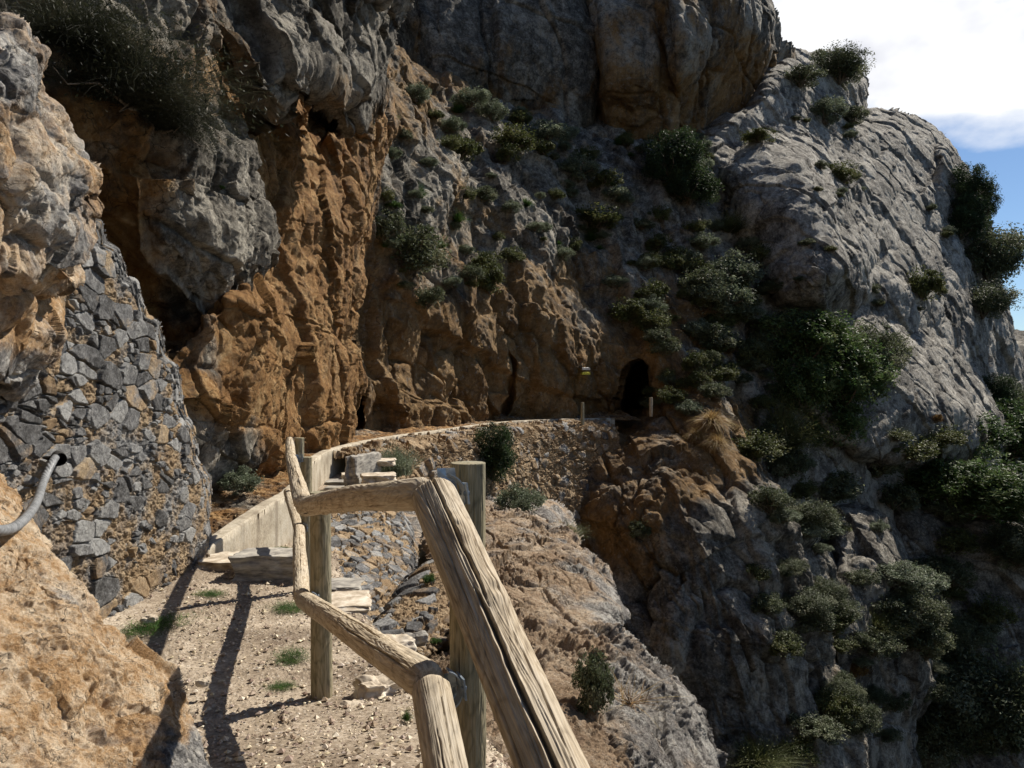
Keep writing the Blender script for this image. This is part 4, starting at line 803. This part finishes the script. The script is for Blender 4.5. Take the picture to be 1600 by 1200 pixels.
# ------------------------------------------------------------------ plants
def quads_leaf(rg,C,size,el=1.7):
    n=len(C); a=rg.normal(size=(n,3)); a/=np.linalg.norm(a,axis=1,keepdims=True); b=rg.normal(size=(n,3)); b-=a*(a*b).sum(1,keepdims=True); b/=np.linalg.norm(b,axis=1,keepdims=True)
    sz=(size*(.6+.8*rg.random(n)))[:,None]; c_=np.cross(a,b)
    V=np.stack([C-a*sz*el,C+b*sz*.75+c_*sz*.3,C+a*sz*el,C-b*sz*.75+c_*sz*.3],1).reshape(-1,3)
    return V,np.arange(4*n).reshape(n,4)
def join(parts):
    Vs=[];Qs=[];o=0
    for V,Q in parts: Vs.append(V); Qs.append(Q+o); o+=len(V)
    return np.vstack(Vs),np.vstack(Qs)
def branch_mesh(rg,ends,base=(0,0,0),r=.02,nth=5):
    out=[]
    for e in ends:
        e=np.array(e,float); b=np.array(base,float); m1=b+(e-b)*.4+rg.normal(size=3)*.05+np.array([0,0,.04]); m2=b+(e-b)*.75+rg.normal(size=3)*.04
        V,Q,_=tube([b,m1,m2,e],[r,r*.7,r*.4,r*.12],nth,False); out.append((V,Q))
    return join(out)
PROTO={}
def proto_leafy(key,seed,ncl,per,leaf,mat,sq=(1,1,.8),tall=.55,spread=.26):
    rg=np.random.default_rng(seed); cl=rg.normal(size=(ncl,3))*np.array([1.25,1,.8]); cl/=np.linalg.norm(cl,axis=1,keepdims=True); cl*= (rg.random((ncl,1))**.5)*.46
    cl*=np.array(sq); cl[:,2]+=tall; rad=spread*(.35+.65*rg.random(ncl))*.62
    C=[]
    for c,r in zip(cl,rad):
        k=int(per*(r/(spread*.4))**1.5)+8; v=rg.normal(size=(k,3)); v/=np.linalg.norm(v,axis=1,keepdims=True); C.append(c+v*(rg.random((k,1))**.4)*r)
    C=np.vstack(C); k=int(len(C)*.4); v=rg.normal(size=(k,3)); v/=np.linalg.norm(v,axis=1,keepdims=True); v*=(rg.random((k,1))**.5)*.50*np.array(sq)
    v*=np.clip(.92+1.5*perlin((v*5+seed).astype(f32),seed),.3,1.08)[:,None]; v[:,2]+=tall; C=np.vstack([C,v]); C[:,2]=np.maximum(C[:,2],.02); V,Q=quads_leaf(rg,C,leaf*.82)
    r_=empty('shrub',(0,-50,-50)); fo=np_mesh('crown',V,Q,M['leaf_'+mat],None,False,r_)
    Vb,Qb=branch_mesh(rg,cl[:min(ncl,22)],r=.022); np_mesh('trunk',Vb,Qb,M['bark'],None,True,r_); PROTO[key]=[r_,False]
def blades(rg,n,length,width,spread,droop,base=.06,seg=5,up=1.0):
    a=rg.random(n)*2*math.pi; el=(rg.random(n)**.7)*spread; L_=length*(.5+.5*rg.random(n)); t=np.linspace(0,1,seg+1)
    dx=np.cos(a)*np.sin(el); dy=np.sin(a)*np.sin(el); dz=np.cos(el)*up; b0=rg.normal(size=(n,3))*base; b0[:,2]=np.abs(b0[:,2])*.3
    d0=np.stack([dx,dy,dz],1); side=np.stack([-np.sin(a+rg.normal(size=n)*.8),np.cos(a),rg.normal(size=n)*.4],1); side/=np.linalg.norm(side,axis=1,keepdims=True)
    wobx=rg.normal(size=(n,1,3))*.07
    cen=b0[:,None]+d0[:,None]*(L_[:,None]*t)[...,None]+wobx*(t**1.5)[None,:,None]*length; cen[...,2]-=droop*(t**2)*L_[:,None]
    wd=(width*(1-t*.85))[None,:,None]*side[:,None]
    V=np.stack([cen-wd,cen+wd],2).reshape(-1,3); I=np.arange(n*(seg+1)*2).reshape(n,seg+1,2)
    Q=np.stack([I[:,:-1,0].ravel(),I[:,:-1,1].ravel(),I[:,1:,1].ravel(),I[:,1:,0].ravel()],1); return V,Q,cen
def proto_blades(key,seed,n,length,width,spread,droop,mat,fl=0,name='grass_tuft',part='blades',base=.06):
    rg=np.random.default_rng(seed); V,Q,cen=blades(rg,n,length,width,spread,droop,base); parts=[(V,Q)]
    if fl:
        C=cen[:,2:].reshape(-1,3); C=C[rg.random(len(C))<fl]; C=C+rg.normal(size=C.shape)*.03; parts.append(quads_leaf(rg,C,.012 if length<.9 else .0075,2.4))
    V,Q=join(parts); r_=empty(name,(0,-50,-50)); np_mesh(part,V,Q,M['leaf_'+mat],None,False,r_)
    if name!='grass_tuft':
        ends=cen[:12,3]; Vb,Qb=branch_mesh(rg,ends,r=.012); np_mesh('stem',Vb,Qb,M['twig'],None,True,r_)
    PROTO[key]=[r_,False]
proto_leafy('oak',1,70,190,.015,'oak',(1.1,1.1,.95),.42); proto_leafy('oak2',2,80,150,.013,'dark',(1.15,1.1,.9),.42); proto_leafy('juniper',3,60,230,.012,'juniper',(1.05,1.05,1.),.42,.25)
proto_leafy('grey',4,44,110,.018,'grey',(1.1,1.1,.8),.38,.24); proto_leafy('small',5,36,100,.022,'broom',(1.1,1.1,.8),.36,.25); proto_leafy('dark',6,38,110,.02,'dark',(1.1,1.1,.8),.38,.25)
proto_leafy('bright',8,16,120,.026,'green',(1.1,1.1,.5),.3,.32); proto_leafy('rust',9,16,110,.022,'rust',(1.1,1.1,.5),.34,.32)
proto_blades('broom',11,1500,1.0,.0035,1.25,.28,'broom',.45,'broom_bush','twigs')
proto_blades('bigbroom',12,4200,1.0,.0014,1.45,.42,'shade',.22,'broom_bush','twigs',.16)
proto_blades('straw',13,900,.9,.006,1.35,.65,'straw'); proto_blades('grass',14,420,.8,.010,1.1,.4,'green'); proto_blades('grasslow',15,900,.5,.006,1.4,.3,'green',0,base=.30)
proto_blades('lavender',16,1300,.8,.008,1.05,.05,'grey',.8,'shrub','foliage',.14)
proto_blades('drytwig',17,60,1.0,.005,1.5,.2,'straw',.02,'dry_bush','twigs')
def plant(key,u,v,w_,h_,label,cat,group=None,rz=None,name=None,dd=0.,d=None):
    """w_,h_ in photo pixels; the foot goes on the rock under the picture of the plant"""
    p,dep=surf(u,v+h_*.32)
    if d is not None: dep=d; p=Vector(W(u,v+h_*.32,d))
    pr=PROTO[key]; src=pr[0]
    if pr[1]: o=copy_tree(src)
    else: o=src; pr[1]=True
    s_=dep/F; o.location=p+Vector((0,-dd,-.0)); rr=random.Random(int(u*7+v)); o.rotation_euler=(rr.uniform(-.12,.12),rr.uniform(-.12,.12),rr.random()*6.28 if rz is None else rz)
    bs=.92 if key in('oak','oak2','juniper','grey','small','dark') else 1.15; o.scale=(w_*s_/bs*rr.uniform(.9,1.15),w_*s_/bs,h_*s_/(.9 if key in('oak','oak2','juniper') else .85))
    if name: o.name=name
    tag(o,label,cat,group)
    return o
    return o
def build_plants():
    T='tree'; B='shrub'; G='grass'
    P_=[('oak2',1311,112,80,62,'dark small tree on the skyline just below the upper cliff',T,'tree'),
    ('juniper',1508,300,74,62,'upper dark evergreen leaning out from the right skyline against blue sky',T,'tree'),
    ('juniper',1536,322,52,60,'small rounded evergreen touching the blue sky beyond the leaning one',T,'tree'),
    ('juniper',1500,352,70,70,'dark rounded evergreen just under the leaning skyline one',T,'tree'),
    ('oak2',1545,415,122,100,'broad spreading oak on the right skyline, widest of the skyline trees',T,'tree'),
    ('oak2',1535,478,90,62,'low oak growth hanging beneath the broad skyline oak',T,'tree'),
    ('juniper',1056,262,100,90,'dense dark juniper in the gully left of the big grey bulge',T,'tree'),
    ('juniper',1078,300,84,62,'lower juniper attached below the dense dark gully juniper',B,'shrub'),
    ('oak',1262,540,130,90,'upper dark oak under the overhanging grey bulge',T,'tree'),
    ('oak',1318,600,130,110,'dark oak right of the yellow green broom',T,'tree'),
    ('oak',1256,610,100,90,'dark oak directly above the yellow green broom',T,'tree'),
    ('oak',1480,700,150,100,'big grey green oak at the foot of the pale slabs',T,'tree'),
    ('oak',1572,690,120,110,'oak at the right picture edge beside the big grey green oak',T,'tree'),
    ('oak',1545,780,170,100,'wide oak below the big grey green oak on the right',T,'tree'),
    ('juniper',1552,618,66,50,'small dark evergreen at the lower end of the pale slabs',T,'tree'),
    ('oak2',1590,640,70,70,'dark tree at the far right edge under the skyline cliff',T,'tree'),
    ('oak2',1352,560,110,90,'dark oak touching the left edge of the pale slabs',T,'tree'),
    ('oak',1300,670,110,90,'dark oak below right of the yellow green broom',T,'tree'),
    ('oak2',1230,520,80,60,'small dark oak tucked under the left end of the bulge overhang',T,'tree'),
    ('oak',1440,760,120,80,'spreading oak left of the wide oak on the right',T,'tree'),
    ('oak2',1590,860,90,80,'oak low at the right picture edge under the wide oak',T,'tree'),
    ('grey',1130,470,90,70,'big grey green bush left of the bulge foot',B,'shrub'),
    ('small',1180,560,60,50,'olive bush between the tunnel spur and the dark oaks',B,'shrub'),
    ('small',720,235,60,40,'olive bush high on the broken slope left of the middle one',B,'shrub'),
    ('grey',905,270,70,46,'pale grey green bush at the centre of the broken slope',B,'shrub'),
    ('oak2',1520,1110,170,160,'large shadowed tree in the bottom right corner of the gorge',T,'tree'),
    ('oak2',1440,1160,120,110,'shadowed tree left of the large one in the bottom right corner',T,'tree'),
    ('oak2',1590,1130,100,130,'shadowed tree at the bottom right picture edge',T,'tree'),
    ('oak2',1420,960,90,70,'dark tree in the cleft right of the gorge rib',T,'tree'),
    ('oak2',1478,1000,70,80,'dark tree above the bottom right gorge trees',T,'tree'),
    ('broom',1222,668,135,110,'yellow green broom bush right of the dry straw tuft',B,'broom_bush'),
    ('broom',1140,352,76,36,'yellow green broom at the left foot of the grey bulge',B,'broom_bush'),
    ('broom',1180,1180,120,60,'broom tuft at the bottom edge of the gorge cliff',B,'broom_bush'),
    ('straw',1112,645,70,52,'dry straw coloured grass tuft hanging on the spur right of the tunnel',G,'grass_tuft'),
    ('straw',1088,672,50,40,'smaller dry straw tuft left of the big one on the spur',G,'grass_tuft'),
    ('straw',1118,682,50,44,'lowest dry straw tuft on the spur below the big one',G,'grass_tuft'),
    ('juniper',770,722,74,90,'fresh green bush growing up the far retaining wall behind the near post',B,'shrub'),
    ('grey',812,788,66,52,'grey green bush at the foot of the fresh green one',B,'shrub'),
    ('lavender',618,728,70,52,'grey green lavender like bush on the rubble in front of the far retaining wall',B,'shrub'),
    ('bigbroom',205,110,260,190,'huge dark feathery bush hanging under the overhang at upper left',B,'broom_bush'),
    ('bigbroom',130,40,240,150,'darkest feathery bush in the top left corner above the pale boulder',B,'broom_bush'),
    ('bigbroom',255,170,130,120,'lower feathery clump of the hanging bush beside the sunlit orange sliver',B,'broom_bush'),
    ('grey',376,756,54,44,'dry grey green shrub on the rubble above the near channel wall',B,'shrub'),
    ('small',430,712,46,32,'low olive shrub at the foot of the lit orange rock',B,'shrub'),
    ('grass',656,296,34,44,'bright green tuft on the orange to grey rock edge',G,'grass_tuft'),
    ('bright',614,322,34,18,'small bright green cushion plant left of the bright tuft',B,'shrub'),
    ('grey',650,150,38,34,'pale grey bush under the dark upper cliff at its left end',B,'shrub'),
    ('grey',735,158,56,34,'grey green bush at the foot of the upper cliff',B,'shrub'),
    ('grey',770,178,44,34,'grey bush just right of the grey green one at the cliff foot',B,'shrub'),
    ('small',800,222,76,44,'olive bush in the middle of the broken slope',B,'shrub'),
    ('grey',850,215,60,44,'greyish bush right of the olive bush on the slope',B,'shrub'),
    ('dark',640,400,110,90,'large dark shrub clinging to the shaded wall above the crevice',B,'shrub'),
    ('dark',600,360,60,60,'dark shrub above left of the large dark clinging shrub',B,'shrub'),
    ('dark',668,470,50,40,'bluish dark shrub below the large clinging shrub',B,'shrub'),
    ('small',765,440,50,60,'green shrub left of the pale lit slab over the trail',B,'shrub'),
    ('small',760,412,50,36,'olive green shrub above the one beside the pale slab',B,'shrub'),
    ('small',930,345,76,40,'olive shrub on the ledge left of the juniper gully',B,'shrub'),
    ('small',895,385,30,26,'little green shrub above the pale lit slab',B,'shrub'),
    ('small',985,490,64,46,'olive green bush above the tunnel mouth',B,'shrub'),
    ('grey',1150,430,80,60,'grey leaved shrub in the shady slope left of the bulge',B,'shrub'),
    ('dark',1100,450,70,60,'dark shrub left of the grey leaved one in the shady slope',B,'shrub'),
    ('dark',1110,530,70,50,'dark shrub right above the tunnel spur',B,'shrub'),
    ('rust',1142,548,26,18,'little yellowish shrub among dark ones right of the tunnel',B,'shrub'),
    ('rust',1462,655,26,20,'little rusty shrub on the rocks above the big grey green oak',B,'shrub'),
    ('small',1185,215,54,22,'low green shrub on the ledge left above the grey bulge',B,'shrub'),
    ('grey',1290,180,60,44,'grey shrub below the skyline tree',B,'shrub'),
    ('dark',1250,125,60,34,'low dark shrub on the skyline left of the small tree',B,'shrub'),
    ('dark',1330,185,50,28,'shrub on the skyline below right of the small tree',B,'shrub'),
    ('small',1310,275,54,40,'olive shrub on top of the grey bulge',B,'shrub'),
    ('small',1440,450,60,60,'wispy shrub in front of the pale slabs',B,'shrub'),
    ('small',1385,545,40,36,'green shrub in the middle of the pale slabs',B,'shrub'),
    ('small',1370,575,26,26,'smaller green shrub just below the one amid the pale slabs',B,'shrub'),
    ('broom',1370,975,70,48,'green broom on the lit rib in the gorge',B,'broom_bush'),
    ('rust',1340,1050,46,34,'rust coloured shrub under the broom on the gorge rib',B,'shrub'),
    ('dark',1000,830,30,34,'small plant on the pale pointed rock in the gorge',B,'shrub'),
    ('broom',880,830,70,30,'bare twiggy bush in the dark hollow behind the dirt slope',B,'broom_bush'),
    ('dark',930,1080,60,110,'leafy dark bush on the dirt slope beside the lower handrail',B,'shrub'),
    ('drytwig',985,1080,120,60,'bare dry twigs spreading over the edge of the dirt slope',B,'dry_bush'),
    ('bright',670,905,26,20,'bright green leafy plant beside the stone terrace',B,'shrub'),
    ('bright',681,1002,24,14,'bright green plant low on the terrace stones',B,'shrub'),
    ('grasslow',452,945,52,24,'green grass patch under the second fence post, highest of three',G,'grass_tuft'),
    ('grasslow',457,1020,46,26,'middle green grass patch left of the second fence post',G,'grass_tuft'),
    ('grasslow',440,1068,40,20,'lowest green grass patch left of the second fence post',G,'grass_tuft'),
    ('grasslow',440,855,26,10,'small grass patch at the foot of the channel wall',G,'grass_tuft'),
    ('grasslow',240,972,90,26,'thin grass along the foot of the mortared wall',G,'grass_tuft'),
    ('grasslow',330,925,40,14,'grass wisps at the corner foot of the mortared wall',G,'grass_tuft'),
    ('grass',636,1115,26,34,'thin weed between the two near fence posts',G,'grass_tuft'),
    ('grass',577,190,18,24,'green tuft in the dark crack right of the orange bay',G,'grass_tuft'),
    ('bright',345,293,14,12,'tiny green plant in the grey bulge of the left cliff',B,'shrub')]
    for q in P_: plant(*q[:7],name=q[7])
    SC=[]; rr=random.Random(5)
    regs=[('upper slope',(600,130),(1120,450),120,('small','grey','dark','small','grey','grass'),(12,42),'small shrub scattered among rocks of the upper broken slope'),
      ('shady slope',(1000,380),(1210,640),75,('small','dark','grey','small'),(18,52),'small shrub of the shady slope above the tunnel'),
      ('gorge',(1180,680),(1590,1180),85,('dark','oak2','dark','small','grey'),(24,80),'shrub clinging to the shadowed rocks of the gorge'),
      ('right ridge',(1240,130),(1500,520),26,('small','grey','dark'),(12,26),'small shrub dotted over the pale right ridge')]
    for nm,a,b,n,ks,sz,lb in regs:
        for i in range(n):
            u=rr.uniform(a[0],b[0]); v=rr.uniform(a[1],b[1]); w_=rr.uniform(*sz)
            if nm=='right ridge' and v<120+(u-1240)*.55: continue
            if nm=='upper slope' and (v<150+(u-600)*.12 or (810<u<930 and v>400)): continue
            k=rr.choice(ks); o=plant(k,u,v,w_,w_*rr.uniform(.5,.85),lb,'shrub' if k!='grass' else 'grass','shrubs of the '+nm,name='shrub' if k!='grass' else 'grass_tuft'); SC.append((o,k,u,v,w_))
    LM=[(995,610,'the tunnel mouth'),(916,580,'the painted trail mark'),(1056,262,'the dark gully juniper'),(1240,330,'the big grey bulge'),(1222,668,'the yellow green broom'),(1112,645,'the dry straw tuft'),
      (640,400,'the large dark clinging shrub'),(880,480,'the pale lit slab'),(800,222,'the olive slope bush'),(650,150,'the left cliff foot bush'),(1000,215,'the cleft pillars'),(1311,112,'the skyline tree'),(1400,350,'the pale ridge slabs'),(1480,700,'the big right oak'),
      (1545,780,'the wide right oak'),(1370,975,'the gorge rib broom'),(1520,1110,'the bottom right corner tree'),(1200,900,'the cracked gorge face'),(1420,960,'the cleft tree')]
    KW={'small':'olive shrub','grey':'grey green shrub','dark':'dark shrub','grass':'grass tuft','oak2':'dense dark bush'}; by={}
    for o,k,u,v,w_ in SC:
        x,y,nm=min(LM,key=lambda q:(q[0]-u)**2+(q[1]-v)**2); dx,dy=u-x,v-y; r=math.hypot(dx,dy); near='just ' if r<55 else ('' if r<110 else 'well ')
        di=('right of' if dx>0 else 'left of') if abs(dx)>abs(dy)*1.9 else (('below' if dy>0 else 'above')+('' if abs(dx)<abs(dy)*.5 else (' right of' if dx>0 else ' left of')))
        sz='tiny' if w_<22 else 'small' if w_<36 else 'medium' if w_<54 else 'large'
        by.setdefault('%s %s %s%s %s'%(sz,KW[k],near,di,nm),[]).append((u,o))
    OR_=['leftmost','second from left','third from left','fourth from left','fifth from left','sixth from left']; NU=['','','two','three','four','five','six']
    for lb,l in by.items():
        l.sort(key=lambda q:q[0])
        for i,(u,o) in enumerate(l): o['label']=lb if len(l)==1 else '%s, %s of %s'%(lb,OR_[min(i,5)] if i<len(l)-1 else 'rightmost',NU[min(len(l),6)])
build_plants()
for k_,(r_,used) in PROTO.items():
    if not used:
        for c_ in list(r_.children): bpy.data.objects.remove(c_)
        bpy.data.objects.remove(r_)
